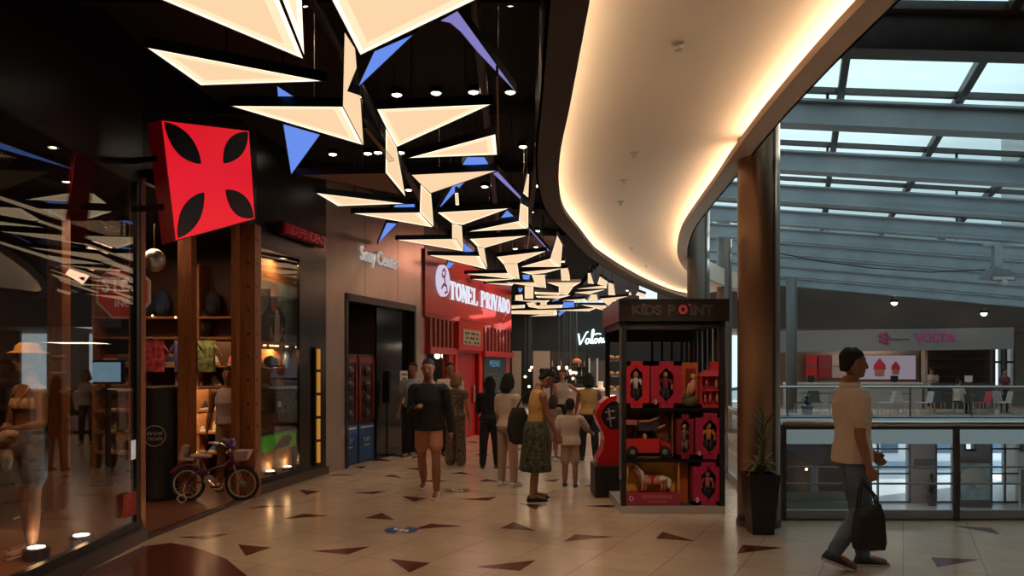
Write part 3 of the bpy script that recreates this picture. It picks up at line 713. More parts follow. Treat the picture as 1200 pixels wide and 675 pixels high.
for zi, z in enumerate(ZS[:5]):
    for k in range(9):
        x = X0+.1+(X1-X0-.2)*(k+.5)/9+random.uniform(-.03,.03)
        if zi in (3,) and k in (3,4): continue
        c = COLS[random.randrange(8)]
        if zi < 3 or k > 5:
            tt = thing('sneaker', 'small skate sneaker standing in a row on the back wall shelving', 'shoe', (x, SY-.1, z+.001), R(200+random.uniform(-30,30)), group='sneakers on the back wall shelving')
            q = MB(); shoe_mesh(q); q.build('upper', mat('shoe_%d' % COLS.index(c), c, .6), parent=tt, smooth=True)
            q = MB(); q.box((0,0,.012),(.09,.26,.024)); q.build('sole', paper, parent=tt)
        else:
            tt = thing('folded_shirt', 'folded coloured shirts stacked on the back wall shelving', 'clothes', (x, SY-.1, z), 0, group='folded shirts on the back wall shelving')
            q = MB()
            for j in range(3): q.mi = j; q.box((0,0,.03+.055*j),(.24,.22,.05))
            q.build('folded_cloth', [mat('shoe_%d' % ((COLS.index(c)+j) % 8), COLS[(COLS.index(c)+j) % 8], .8) for j in range(3)], parent=tt)
for px, c, i in ((176,(.30,.03,.05),0),(236,(.13,.15,.05),1),(218,(.06,.06,.2),2)):
    x = sx(px, SY-.36); z = 2.1
    tt = thing('hanging_shirt', ['red and pink patterned shirt hanging from the shelf behind the entrance','olive green patterned shirt hanging behind the entrance','blue shirt hanging beside the inner wooden post'][i], 'shirt', (x,SY-.36,z-.5))
    q = MB(); q.rings([[(sx_*w1, -.04, zz) for sx_ in (1,)] for w1, zz in ()]) if False else None
    q.prism([(-.17,0),(.17,0),(.19,.04),(-.19,.04)], 0, .46); q.hexa([(-.2,-.0,.34),(-.3,0,.24),(-.3,.04,.24),(-.2,.04,.34)],[(-.15,0,.46),(-.26,0,.30),(-.26,.04,.30),(-.15,.04,.46)]); q.hexa([(.3,0,.24),(.2,-.0,.34),(.2,.04,.34),(.3,.04,.24)],[(.26,0,.30),(.15,0,.46),(.15,.04,.46),(.26,.04,.30)])
    q.build('shirt', mat('pattern_%d' % i, c, .8, noise=.9, nscale=14), parent=tt)
    q = MB(); q.tube([(-.14,.02,.44),(0,.02,.50),(.14,.02,.44)], .006, 5); q.tube([(0,.02,.5),(0,.02,.52)], .005, 5); q.build('hanger', chrome, parent=tt)
for px, z, i in ((172,2.42,0),(190,2.42,1),(250,2.42,2),(238,2.12,3)):
    x = sx(px, SY-.1)
    tt = thing('backpack', 'dark backpack on the upper back shelf, ' + ['leftmost','second from the left, by the inner post','large one right of the inner post','one shelf below the others'][i], 'backpack', (x,SY-.1,z))
    c = [(.04,.04,.05),(.03,.05,.12),(.03,.03,.035),(.05,.03,.02)][i]
    q = MB(); q.ell((0,0,.2),.13,.09,.2,14); q.build('pack', mat('pack_%d' % i, c, .8, bump=.3), parent=tt, smooth=True)
    q = MB(); q.ell((0,-.07,.13),.09,.05,.10,10); q.build('pocket', mat('pack_%d' % i, c), parent=tt, smooth=True)
    q = MB(); q.tube([(-.03,0,.39),(0,0,.44),(.03,0,.39)], .01, 6); q.build('handle', black, parent=tt)
# drum
t = thing('display_drum', 'tall black drum with a round logo standing in the shop entrance', 'drum', (-4.42,9.6,.03))
q = MB(); q.lathe([(.235,0),(.25,.02),(.245,.05),(.245,.7),(.25,.72),(.245,.74),(.245,1.36),(.25,1.38),(.235,1.40)], n=32); q.build('body', mat('drum_black', (.014,.013,.013), .45), parent=t, smooth=True)
q = MB(); A0 = -pi/2+.25
def cylpt(a, z, r=.249): return V((r*cos(a), r*sin(a), z))
for rr in (.125,):
    q.tube([cylpt(A0+rr*cos(s)/.249, .80+rr*sin(s)) for s in [2*pi*i/28 for i in range(28)]], .005, 5, closed=True)
for z, word in ((.83, [-.08,-.055,-.03,0,.03,.055,.08]), (.765, [-.07,-.04,-.01,.02,.05,.075])):
    for i, u in enumerate(word): q.tube([cylpt(A0+(u-.008)/.249, z-.02), cylpt(A0+(u+.004)/.249, z+.02), cylpt(A0+(u+.012)/.249, z-.018 if i%2 else z+.016)], .0055, 5)
q.build('round_logo', mat('logo_grey', (.5,.45,.42), .5), parent=t)
# monitor glowing in the window
t = thing('monitor', 'small lit screen glowing pale blue behind the display window', 'screen', at(125,436,9.4))
q = MB(); q.box((0,0.02,0),(.42,.03,.29)); q.build('casing', black, parent=t)
q = MB(); q.box((0,0,0),(.34,.008,.24)); q.build('screen', emis('screen_blue', (.35,.6,.8), .45), parent=t)
q = MB(); q.box((0,.03,-.75),(.05,.05,1.25)); q.box((0,.03,-1.36),(.3,.3,.03)); q.build('stand', black, parent=t)
# clothes rack in the window depth
t = thing('clothes_rack', 'dark clothes rack half hidden behind the display window glass', 'rack', (-5.9,8.4,.03))
q = MB()
for x in (-.6,.6): q.tube([(x,0,0),(x,0,1.5)], .016, 8); q.tube([(x,-.25,.02),(x,.25,.02)], .014, 6)
q.tube([(-.6,0,1.5),(.6,0,1.5)], .016, 8); q.build('frame', chrome, parent=t)
for k in range(10):
    q = MB(); x = -.5+k*.11; q.hexa([(x-.02,-.2,.6),(x+.02,-.2,.6),(x+.02,.2,.6),(x-.02,.2,.6)],[(x-.01,-.17,1.42),(x+.01,-.17,1.42),(x+.01,.17,1.42),(x-.01,.17,1.42)]); q.build('garment', mat('garm_%d' % (k % 4), [(.06,.04,.04),(.10,.08,.07),(.03,.03,.05),(.12,.03,.03)][k % 4], .8), parent=t)
post((-5.25,8.9), (.17,.17), 3.5, 'wooden post deep inside the skate shop behind the bikini mannequin')
t = thing('wall_globe', 'round metal lamp hanging inside the shop near the stop sign', 'lamp', at(181,305,9.3))
q = MB(); q.ell((0,0,0),.13,.13,.14,16); q.build('shade', chrome, parent=t, smooth=True)
q = MB(); q.tube([(0,0,.12),(0,0,.6)], .008, 6); q.build('cable', black, parent=t)
# bicycle
t = thing('bicycle', 'small child bicycle with purple frame and pale saddle parked at the shop entrance', 'bicycle', (-3.63,9.4,.03), R(4))
wr = .19
tyre = mat('tyre', (.012,.012,.012), .7); pale = mat('pale_pink_plastic', (.50,.36,.32), .5); purple = mat('purple_paint', (.16,.04,.10), .35); rim = mat('rim_white', (.5,.45,.42), .4)
def wheel(cx):
    q = MB(); q.tube([(cx+wr*cos(a),0,wr+.022+wr*sin(a)) for a in [2*pi*i/36 for i in range(36)]], .021, 8, closed=True); o = q.build('wheel', tyre, parent=t, smooth=True)
    q = MB(); q.tube([(cx+.165*cos(a),0,wr+.022+.165*sin(a)) for a in [2*pi*i/32 for i in range(32)]], .012, 6, closed=True); q.build('rim', rim, parent=o, smooth=True)
    q = MB()
    for k in range(16):
        a = 2*pi*k/16; q.tube([(cx+.02*cos(a+.7),.01*(-1)**k,wr+.022+.02*sin(a+.7)),(cx+.16*cos(a),0,wr+.022+.16*sin(a))], .0018, 4)
    q.disc((cx,0,wr+.022), .028, (0,1,0), 12, .06); q.build('spokes', chrome, parent=o)
wheel(.32); wheel(-.33)
ax = wr+.022
q = MB()
HT = (.20,0,.52); BB = (-.06,0,.26); ST = (-.14,0,.44)
for a, b, r in ((HT,BB,.017),((.19,0,.46),(-.13,0,.36),.015),(BB,(-.17,0,.50),.015),(BB,(-.33,.045,ax),.011),(BB,(-.33,-.045,ax),.011),(ST,(-.33,.045,ax),.009),(ST,(-.33,-.045,ax),.009)): q.tube([a,b], r, 8)
q.tube([(.17,0,.58),(.215,0,.45)], .02, 8); q.build('frame', purple, parent=t, smooth=True)
q = MB()
for s in (-.05,.05): q.tube([(.225,s*.6,.44),(.245,s,.40),(.32,s,ax)], .011, 8)
q.build('fork', rim, parent=t, smooth=True)
q = MB(); q.tube([(.17,0,.56),(.155,0,.66)], .013, 8); q.tube([(.05,-.24,.73),(.12,-.17,.72),(.16,-.06,.66),(.16,.06,.66),(.12,.17,.72),(.05,.24,.73)], .011, 8); q.build('handlebar', chrome, parent=t, smooth=True)
for s in (-1,1): q = MB(); q.tube([(.09,s*.20,.725),(.0,s*.26,.735)], .017, 8); q.build('grip', pale, parent=t, smooth=True)
q = MB(); q.ell((-.20,0,.555),.12,.06,.03,12); q.ell((-.10,0,.55),.07,.03,.025,10); q.tube([(-.17,0,.5),(-.19,0,.55)], .013, 6); q.build('saddle', pale, parent=t, smooth=True)
q = MB(); q.box((-.37,0,.60),(.05,.15,.18), ry=.25); q.box((-.31,0,.52),(.15,.14,.03)); q.build('doll_seat', pale, parent=t)
q = MB(); q.hexa([(.26,-.09,.50),(.38,-.08,.50),(.38,.08,.50),(.26,.09,.50)],[(.24,-.12,.62),(.43,-.11,.62),(.43,.11,.62),(.24,.12,.62)]); q.build('basket', pale, parent=t)
q = MB(); q.ell((.18,-.02,.70),.07,.08,.06,10); q.ell((.22,-.05,.74),.03,.04,.04,8); q.build('bell_toy', mat('toy_purple', (.14,.05,.20), .5), parent=t, smooth=True)
q = MB(); q.disc((-.06,-.045,.26), .065, (0,1,0), 20, .012); q.tube([(-.06,-.05,.26),(.02,-.07,.19)], .009, 6); q.tube([(-.06,.05,.26),(-.14,.07,.33)], .009, 6); q.build('crankset', chrome, parent=t)
for c_ in ((.02,-.10,.19),(-.14,.10,.33)): q = MB(); q.box(c_,(.08,.07,.02)); q.build('pedal', black, parent=t)
for s in (-.1,.1):
    q = MB(); q.tube([(-.33,s,ax),(-.36,s*1.1,.06)], .01, 6); q.tube([(-.36+.05*cos(a),s*1.15,.05+.045*sin(a)) for a in [2*pi*i/16 for i in range(16)]], .012, 6, closed=True); q.build('training_wheel', pale, parent=t, smooth=True)
q = MB()
for cx, s0, s1 in ((-.33,.35,2.6),(.32,.9,2.4)): q.tube([(cx+.235*cos(a),0,ax+.235*sin(a)) for a in [s0+(s1-s0)*i/10 for i in range(11)]], .014, 6, flat=2.2)
q.build('mudguard', purple, parent=t, smooth=True)

# poster display
d = (G3-G2).normalized(); nn = V((-d.y,d.x)); an = atan2(d.y,d.x)
B0 = G2+nn*.25+d*.05; B1 = G3+nn*.25+d*.30
def us(px): return (isect(px, B0-nn*.11, B1-nn*.11)-B0).dot(d)
BL = (B1-B0).length
t = dcase = thing('display_case', 'wooden display case with glass shelves behind the poster window', 'display case', (B0.x,B0.y,.12), an)
q = MB(); q.bx((-.1,0,0),(BL,.04,3.2)); q.bx((BL-.04,-.2,0),(BL,0,3.2)); q.bx((-.1,-.2,-.02),(BL,0,.02)); q.build('cabinet', woodl, parent=t)
ZD = [.64,.92,1.22,1.52]
for z in ZD: q = MB(); q.bx((0,-.2,z),(BL-.05,0,z+.015)); q.build('glass_shelf', mat('shelf_dark_glass', (.02,.02,.02), .1), parent=t)
q = MB(); q.bx((0,-.2,1.86),(BL-.05,0,1.9)); q.build('lit_shelf', woodl, parent=t)
for i, u in enumerate([us(v) for v in (304,312,318,330,342)]): q = MB(); q.box((u,-.19,1.845),(.07 if i in (1,2) else .03,.03,.02)); q.build('strip_bulb', E_warm, parent=t)
lamp('display_glow', 'AREA', (B0.x+d.x*.75-nn.x*.12,B0.y+d.y*.75-nn.y*.12,1.93), 6, (1,.6,.25), .2, (0,0,0))
lamp('display_glow', 'AREA', (B0.x+d.x*.75-nn.x*.14,B0.y+d.y*.75-nn.y*.14,3.2), 6, (1,.62,.3), .2, (0,0,0))
def case(u, z, off=-.18): return (B0.x+d.x*u-nn.x*-off*1.0, B0.y+d.y*u-nn.y*-off, .12+z)
# poster
t = thing('poster', 'framed poster of a man in cap and sunglasses above the lit shelf', 'poster', case(us(325)+.02,2.32,-.06), an)
PW, PH = .50, .43
def flat(pts, y=0., t_=.004, mb=None):
    q = mb or MB(); q.rings([[(x, y, z) for x, z in pts], [(x, y-t_, z) for x, z in pts]]); return q
flat([(-PW,-PH),(PW,-PH),(PW,PH),(-PW,PH)], .02, .02).build('backing', mat('poster_bg', (.20,.27,.27), .4, noise=.5, nscale=3), parent=t)
flat([(-PW,-PH),(.26,-PH),(.30,-.05),(.16,.07),(0,.12),(-.2,.06),(-PW,-.15)], -.002).build('printed_jacket', mat('print_jacket', (.03,.04,.05), .5), parent=t)
flat([(-.04,-PH),(.12,-PH),(.12,-.05),(.07,.06),(.0,.04)], -.008).build('printed_shirt', mat('print_white', (.5,.5,.48), .5), parent=t)
flat([(-.14,.08),(-.06,.0),(.03,.04),(.07,.16),(.05,.30),(-.12,.30),(-.17,.2)], -.008).build('printed_face', mat('print_skin', (.38,.16,.10), .5), parent=t)
flat([(-.20,.24),(-.10,.25),(.07,.28),(.06,.37),(-.03,.41),(-.14,.37)], -.014).build('printed_cap', mat('print_cap', (.30,.10,.07), .5), parent=t)
flat([(-.17,.20),(.04,.22),(.04,.17),(-.05,.14),(-.07,.18),(-.10,.13),(-.16,.15)], -.016).build('printed_sunglasses', mat('print_black', (.02,.01,.01), .3), parent=t)
q = MB(); 
for pts in (((-.18,-.36),(-.14,-.2),(-.1,-.36)),((-.05,-.36),(-.02,-.22),(.03,-.32),(.02,-.36),(-.04,-.3)),((.07,-.36),(.1,-.16)),((.13,-.36),(.17,-.14)),((.16,-.26),(.24,-.2)),((.18,-.28),(.26,-.36))): q.stroke(pts, .022, .004, origin=(0,-.016,0))
q.build('printed_signature', mat('print_cream', (.6,.5,.38), .5), parent=t)
def item(nm, lab, cat_, u, z, off, mb, m_, group=None, **k): return mb.build(nm, m_, loc=case(u, z, off), rz=an, label=lab, cat=cat_, group=group, **k)
q = MB(); q.lathe([(.045,0),(.05,.02),(.05,.2),(.02,.24),(.02,.28),(.03,.285)], n=14); item('bottle', 'blue bottle on the upper glass shelf of the poster display', 'bottle', us(336),1.536,-.10,q,mat('blue_bottle',(.05,.10,.2),.2),smooth=True)
q = MB(); q.bx((-.10,-.01,0),(.10,.01,.28)); item('price_card', 'bright pale blue lit card on the upper glass shelf', 'card', us(348),1.536,-.14,q,emis('card_glow',(.5,.72,.85),.75))
q = MB(); q.ell((0,0,.09),.12,.10,.09,12); q.box((0,-.1,.03),(.16,.12,.02)); item('cap', 'dark cap on the upper glass shelf of the poster display', 'cap', us(318),1.536,-.11,q,mat('cap_dark',(.04,.035,.03),.8),smooth=True)
q = MB(); q.bx((-.09,-.03,0),(-.01,.03,.17)); q.bx((.01,-.03,0),(.09,.03,.15)); item('wallet_display', 'pair of small tan boxes lit on the middle glass shelf', 'box', us(326),1.236,-.11,q,mat('tan_box',(.6,.35,.12),.5))
q = MB(); q.ell((0,0,.05),.09,.08,.05,10); item('beanie', 'small pale beanie at the end of the middle glass shelf', 'hat', us(309),1.236,-.11,q,mat('beanie',(.35,.25,.18),.8),smooth=True)
t = thing('watch_box', 'small black framed watch box on the lower glass shelf', 'box', case(us(325),.936,-.11), an)
q = MB(); q.bx((-.09,-.03,0),(.09,.03,.19)); q.build('case', black, parent=t); q = MB(); q.bx((-.045,-.035,.05),(.045,-.03,.13)); q.build('insert', paper, parent=t)
for k in range(4):
    q = MB(); q.ell((0,0,.03),.05,.04,.03,8); item('belt_buckle', 'small rolled belt lying on the lower glass shelf', 'belt', us((309,336,341,346)[k]),.936,-.10,q,mat('belt',(.2,.17,.15),.4),'rolled belts on the lower glass shelf',smooth=True)
q = MB(); q.bx((-.58,-.08,.0),(.55,.08,.20)); q.mi = 1
for x0 in (-.25,-.15): q.add([(x0,-.081,.0),(x0+.35,-.081,.02),(x0+.45,-.081,.15),(x0+.28,-.081,.19),(x0+.08,-.081,.07)], [(0,1,2,3,4)])
item('skateboard_box', 'bright green and purple printed box below the glass shelves', 'box', us(326),.40,-.09,q,[mat('green_print',(.12,.5,.03),.4,emit=.12),mat('purple_print',(.18,.08,.15),.4)])
q = MB(); q.bx((-.5,-.05,.0),(.5,.05,.385)); q.build('plinth_drawer', woodl, loc=(.65,-.08,.01), parent=dcase)
p = case(.30,.40,-.5)
for u, lab in ((us(313),'lit floor spotlight behind the poster window, nearer one'),(us(333),'lit floor spotlight behind the poster window, farther one')):
    pq = case(u,0,-.15); uplight(pq[0], pq[1], .14, lab)
# glowing door handle
hp = isect(369.5, G3, (-2.93,12.1)); 
t = thing('door_handle_light', 'tall yellow glowing vertical handle on the black wall by the bronze shop', 'light', (hp.x+.05,hp.y-.02,.2), an)
q = MB(); q.box((0,.03,.87),(.15,.04,1.8)); q.build('backplate', black, parent=t)
for k in range(5): q = MB(); q.tube([(0,0,.02+k*.355),(0,0,.33+k*.355)], .033, 10); q.build('light_segment', emis('handle_glow', (1,.42,.06), .42), parent=t, smooth=True)

# ================================================================ BRONZE SHOP
def wallbase(a, dvec, px):
    q = isect(px, a, a+dvec); return q
sa = atan2(sd.y, sd.x)
a = wallbase(S0, sd, 420); b = wallbase(S0, sd, 464); c_ = (a+b)/2
t = thing('shop_lettering', 'white raised Sony Center lettering on the bronze wall', 'sign', (c_.x+.02*sd.y, c_.y-.02*sd.x, zat(303,a.y)-.02), sa)
t['label'] = 'thin white raised lettering on the bronze metal wall above the dark doorway'
text('letters', 'Sony Center', mat('letter_white', (.75,.75,.75), .4, emit=.30), .36, .03, (0,-.02,0), parent=t, width=(b-a).length, bold=.002)
m = MB(); m.wallseg(sp(0.02), sp(.58), 0, 4.7, .0); 
# doorway frame and dark interior
def so(s, off, z=0): p = S0+sd*s+V((-sd.y,sd.x))*off; return (p.x, p.y, z)
w = MB()
def slab(mb, s0, s1, o0, o1, z0, z1):
    mb.hexa([so(s0,o0,z0),so(s1,o0,z0),so(s1,o1,z0),so(s0,o1,z0)],[so(s0,o0,z1),so(s1,o0,z1),so(s1,o1,z1),so(s0,o1,z1)])
slab(w,.58,.66,-.02,.2,0,2.9); slab(w,3.2,3.28,-.02,.2,0,2.9); slab(w,.58,3.28,-.02,.2,2.78,2.9)
struct(w, 'door_1', black)
m = MB(); slab(m,.0,3.6,2.4,2.5,0,3.3); slab(m,-.1,0,.2,2.5,0,3.3); slab(m,3.55,3.65,.2,2.5,0,3.3); struct(m, 'wall_inside_bronze_shop', mat('navy_wall', (.02,.022,.045), .6))
m = MB(); slab(m,-.1,3.6,.15,2.5,3.0,3.1); struct(m, 'ceiling_bronze_shop', mat('beige_ceiling', (.16,.12,.10), .7))
m = MB(); slab(m,1.9,3.2,.12,.16,0,2.78); m.build('sliding_door', mat('black_gloss', (.008,.008,.008), .12), label='black sliding door panel half closing the bronze shop doorway', cat='door')
for i, s in enumerate((.72,1.32)):
    t = thing('display_stand', ['dark promotional stand in the bronze shop doorway, nearer one with red top','dark promotional stand in the bronze shop doorway, farther one'][i], 'display stand', so(s+.28,.22,0), sa)
    q = MB(); q.box((0,0,.95),(.56,.10,1.9)); q.build('panel', mat('stand_dark', (.05,.015,.015), .4), parent=t)
    q = MB(); q.box((0,-.055,.34),(.54,.012,.66)); q.build('blue_base', mat('stand_blue', (.02,.07,.20), .5), parent=t)
    q = MB(); q.box((0,-.06,1.80),(.52,.012,.10)); q.box((-.24,-.06,1.3),(.05,.012,1.1)); q.box((.24,-.06,1.3),(.05,.012,1.1)); q.build('red_border', mat('stand_red', (.22,.03,.02), .5), parent=t)
    for z in (.85,1.1,1.35,1.6):
        q = MB(); q.ell((0,-.07,z),.09,.05,.09,10); q.ell((0,-.11,z-.01),.03,.02,.03,8); q.build('hanging_product', mat('stand_prod', (.05,.03,.03), .4), parent=t, smooth=True)
    text('lettering', 'PLAY', mat('logo_pale', (.45,.45,.5), .5), .12, .005, (0,-.065,.36), parent=t, width=.22)
    q = MB(); q.box((0,-.065,.30),(.2,.005,.02)); q.box((0,-.065,.62),(.44,.005,.03)); q.build('printed_line', mat('logo_pale', (.45,.45,.5)), parent=t)
t = thing('notice_stand', 'slim stand with a white notice beside the black sliding door', 'sign', so(2.62,-.05,0), sa)
q = MB(); q.tube([(0,0,0),(0,0,1.1)], .02, 8); q.box((0,0,.015),(.3,.25,.03)); q.build('pole', black, parent=t)
q = MB(); q.box((0,-.02,1.3),(.30,.02,.62)); q.build('notice', paper, parent=t)
q = MB(); q.box((0,-.035,1.40),(.16,.008,.16)); q.box((0,-.035,1.2),(.2,.008,.10)); q.box((0,-.035,1.54),(.22,.008,.04)); q.build('print', mat('print_redgrey', (.25,.07,.06), .5), parent=t)

# ================================================================ RED SHOP
m = MB()
def tslab(mb, s0, s1, o0, o1, z0, z1):
    def g_(s, o, z): p = T0+td*s+V((-td.y,td.x))*o; return (p.x,p.y,z)
    mb.hexa([g_(s0,o0,z0),g_(s1,o0,z0),g_(s1,o1,z0),g_(s0,o1,z0)],[g_(s0,o0,z1),g_(s1,o0,z1),g_(s1,o1,z1),g_(s0,o1,z1)])
def ts(px): return (isect(px, T0, T1)-T0).dot(td)
tslab(m, 0, TL, 0, .15, 2.05, 4.1); tslab(m, 0, ts(499.5), 0, .15, 0, 2.1); tslab(m, ts(526), ts(533), 0, .15, 0, 2.1); tslab(m, ts(561), ts(566), 0, .15, 0, 2.1); tslab(m, ts(592), TL, 0, .15, 0, 2.1)
tslab(m, ts(499.5), ts(526), 0, .15, 0, .8); tslab(m, ts(566), ts(592), 0, .15, 0, .6)
struct(m, 'wall_red_shop', redp)
m = MB(); tslab(m, 0, TL, 0.0, .3, 4.1, 4.75); struct(m, 'wall_above_red_shop', black)
t = thing('sign_band', 'wide red sign fascia with white lettering TONEL PRIVADO', 'sign', (T0.x,T0.y,2.73), ta)
t['label'] = 'wide bright red sign band with a round white emblem and white capital letters'
q = MB(); q.bx((-.05,-.05,0),(TL+.02,0,1.36)); q.build('band', mat('band_red', (.56,.028,.018), .35, noise=.06, nscale=2), parent=t)
q = MB(); q.bx((-.05,-.06,-.03),(TL+.02,-.0,.0)); q.bx((-.05,-.055,.04),(TL+.02,-.05,.06)); q.build('lower_lip', redd, parent=t)
lw = emis('letter_glow', (.86,.88,1.), .95)
def glyph(ch):
    """strokes of a slab-serif capital in a 0.7 x 1 box: (points, width)"""
    T_, N_ = .17, .08
    s = lambda x, z, w_=.26: ([(x-w_/2,z),(x+w_/2,z)], .06)
    return {
     'T': [([(.35,0),(.35,1)],T_),([(.0,.96),(.7,.96)],N_),([(.03,.98),(.03,.74)],.05),([(.67,.98),(.67,.74)],.05),s(.35,.03,.34)],
     'O': [([(.35+.27*cos(a),.5+.46*sin(a)) for a in [2*pi*i/20 for i in range(21)]],[.08+.09*abs(cos(2*pi*i/20)) for i in range(21)])],
     'N': [([(.12,0),(.12,1)],.08),([(.62,0),(.62,1)],.08),([(.12,.98),(.62,.03)],T_),s(.12,.03),s(.10,.97),s(.62,.97)],
     'E': [([(.17,0),(.17,1)],T_),([(.05,.96),(.62,.96)],N_),([(.05,.04),(.62,.04)],N_),([(.17,.5),(.45,.5)],N_),([(.61,.98),(.61,.76)],.05),([(.62,.02),(.62,.26)],.05),([(.46,.38),(.46,.62)],.05)],
     'L': [([(.17,0),(.17,1)],T_),s(.17,.97,.34),([(.05,.04),(.62,.04)],N_),([(.62,.02),(.62,.28)],.05)],
     'P': [([(.17,0),(.17,1)],T_),s(.17,.03,.34),([(.05,.96),(.35,.96),(.52,.9),(.58,.74),(.52,.57),(.35,.5),(.17,.5)],[.08,.08,.11,.16,.11,.08,.08])],
     'R': [([(.17,0),(.17,1)],T_),s(.17,.03,.32),([(.05,.96),(.35,.96),(.52,.9),(.57,.75),(.52,.6),(.35,.52),(.17,.52)],[.08,.08,.11,.16,.11,.08,.08]),([(.36,.5),(.60,.04),(.70,.03)],[.14,.15,.08])],
     'I': [([(.22,0),(.22,1)],T_),s(.22,.03,.34),s(.22,.97,.34)],
     'V': [([(.06,.97),(.35,.02)],T_),([(.35,.02),(.62,.97)],.08),s(.08,.97,.28),s(.62,.97,.24)],
     'A': [([(.08,.03),(.34,.98)],.08),([(.34,.98),(.60,.03)],T_),([(.18,.34),(.50,.34)],.07),s(.08,.03,.24),s(.60,.03,.28)],
     'D': [([(.17,0),(.17,1)],T_),([(.05,.96),(.32,.96),(.52,.86),(.62,.5),(.52,.14),(.32,.04),(.05,.04)],[.08,.08,.12,.17,.12,.08,.08])]}[ch]
s0, s1 = ts(523), ts(594.5)
word = 'TONEL PRIVADO'; adv = {'I':.46,' ':.42}; W_ = sum(adv.get(c,.76) for c in word); kx = (s1-s0)/W_; kh = .40; x = s0
for c in word:
    if c != ' ':
        q = MB()
        for pts, ww in glyph(c):
            q.stroke([(px_*kx, pz*kh) for px_, pz in pts], [v*kx*.8 for v in ww] if isinstance(ww, list) else ww*((kx*.8+kh*.2) if ww > .1 else kh*.9), .03, origin=(x,-.065,.45))
        q.build('letter', lw, parent=t)
    x += adv.get(c,.76)*kx
sc_ = ts(515)
q = MB(); q.rings([[(sc_+.36*cos(a), y, .80+.34*sin(a)) for a in [2*pi*i/32 for i in range(32)]] for y in (-.05,-.11)]); q.build('emblem_disc', emis('emblem_glow', (.80,.72,.92), .8), parent=t)
q = MB(); mg = mat('emblem_mark', (.35,.03,.10), .5)
q.stroke([(sc_-.12,.98),(sc_-.02,1.05),(sc_+.07,1.0),(sc_+.02,.9),(sc_-.08,.86),(sc_-.16,.94)], .05, .008, origin=(0,-.112,0)); q.stroke([(sc_-.17,.62),(sc_-.05,.72),(sc_+.12,.70),(sc_+.17,.58),(sc_+.02,.54)], .05, .008, origin=(0,-.112,0)); q.stroke([(sc_,.86),(sc_+.05,.72)], .04, .008, origin=(0,-.112,0))
q.build('emblem_mark', mg, parent=t)
for s in (2.0,4.4): pass
# vertical slats, transom, central plaque
for a, b, lab in ((ts(499),ts(529),'row of dark red vertical slats left of the small plaque on the red shop'),(ts(564),ts(596.5),'row of dark red vertical slats right of the small plaque on the red shop')):
    t = thing('slatted_screen', lab, 'panel', (*tp(a),2.1), ta)
    q = MB(); q.bx((0,-.02,0),(b-a,-.001,.6)); q.build('backing', redd, parent=t)
    k = 6 if a < 1 else 8
    for i in range(k): x = (b-a)*(i+.5)/k; q = MB(); q.bx((x-(b-a)/k*.22,-.07,0),(x+(b-a)/k*.22,-.02,.6)); q.build('slat', mat('slat_red', (.26,.05,.035), .5), parent=t)
    q = MB(); q.bx((-.03,-.12,-.14),(b-a+.03,-.001,0)); q.build('transom', redp, parent=t)
pa, pb = ts(531), ts(560)
t = thing('wall_plaque', 'small beige lettered plaque in a red frame above the red shop door', 'sign', (*tp((pa+pb)/2),2.36), ta)
hw = (pb-pa)/2
q = MB(); q.bx((-hw,-.14,-.28),(hw,-.005,.36)); q.build('frame', redp, parent=t)
q = MB(); q.bx((-hw*.72,-.155,-.16),(hw*.72,-.14,.20)); q.build('plate', mat('plaque_beige', (.32,.28,.17), .5, emit=.05), parent=t)
q = MB()
for z, ws in ((.11,(-.5,-.3,0,.2,.45)),(0,(-.4,-.1,.1,.4)),(-.1,(-.5,-.2,.25,.5))):
    for u in ws: q.bx((hw*(u-.07),-.162,z-.025),(hw*(u+.07),-.155,z+.025))
q.build('lettering', mat('plaque_brown', (.08,.05,.03), .5), parent=t)
w = MB(); tslab(w, ts(532), ts(562), -.04, 0, 2.02, 2.1); tslab(w, ts(532), ts(534.5), -.04, 0, 0, 2.1); tslab(w, ts(560), ts(562), -.04, 0, 0, 2.1)
dd = struct(w, 'door_2', mat('bright_red', (.6,.02,.02), .35))
q = MB(); tslab(q, ts(534), ts(560), .06, .12, 0, 2.03); q.build('door_leaf', mat('door_red', (.40,.012,.010), .4), parent=dd)
q = MB(); tslab(q, ts(555.5), ts(557), .0, .03, .85, 1.25); q.build('door_handle', chrome, parent=dd)
w = MB(); tslab(w, ts(499.5), ts(526), .02, .08, .8, .86); tslab(w, ts(499.5), ts(501), .02, .08, .8, 2.05); tslab(w, ts(525), ts(526), .02, .08, .8, 2.05)
o = struct(w, 'window_%d' % n, redd); n += 1
q = MB(); tslab(q, ts(500), ts(526), .05, .06, .85, 2.05); q.build('window_pane', clearg, parent=o)
m = MB(); tslab(m, 0, TL, 1.8, 1.9, 0, 4); tslab(m, -.1,0,.2,1.9,0,4); tslab(m, 0, TL, .16, 1.8, 2.5, 2.6); struct(m, 'wall_inside_red_shop', mat('wine_wall', (.10,.05,.03), .6))
for i, (px, py) in enumerate(((512.5,417),(520.5,417))):
    nv_ = V((-td.y,td.x))*.4; p = isect(px, T0+nv_, T1+nv_)
    t = thing('pendant_lamp', ['warm glowing bulb in the red shop window, nearer one','warm glowing bulb in the red shop window, farther one'][i], 'lamp', (p.x,p.y,zat(py,p.y)))
    q = MB(); q.ell((0,0,0),.07,.07,.07,12); q.build('bulb', emis('bulb', (1,.75,.40), 5), parent=t, smooth=True)
    q = MB(); q.tube([(0,0,.06),(0,0,2.5-zat(py,p.y))], .008, 5); q.build('cord', black, parent=t)
t = thing('menu_board', 'dark teal menu board with blue lettering right of the red shop door', 'menu', (*tp((ts(566)+ts(592))/2),1.3), ta)
hw = (ts(592)-ts(566))/2
q = MB(); q.bx((-hw,-.03,-.7),(hw,-.004,.75)); q.build('board', mat('board_teal', (.03,.055,.06), .4), parent=t)
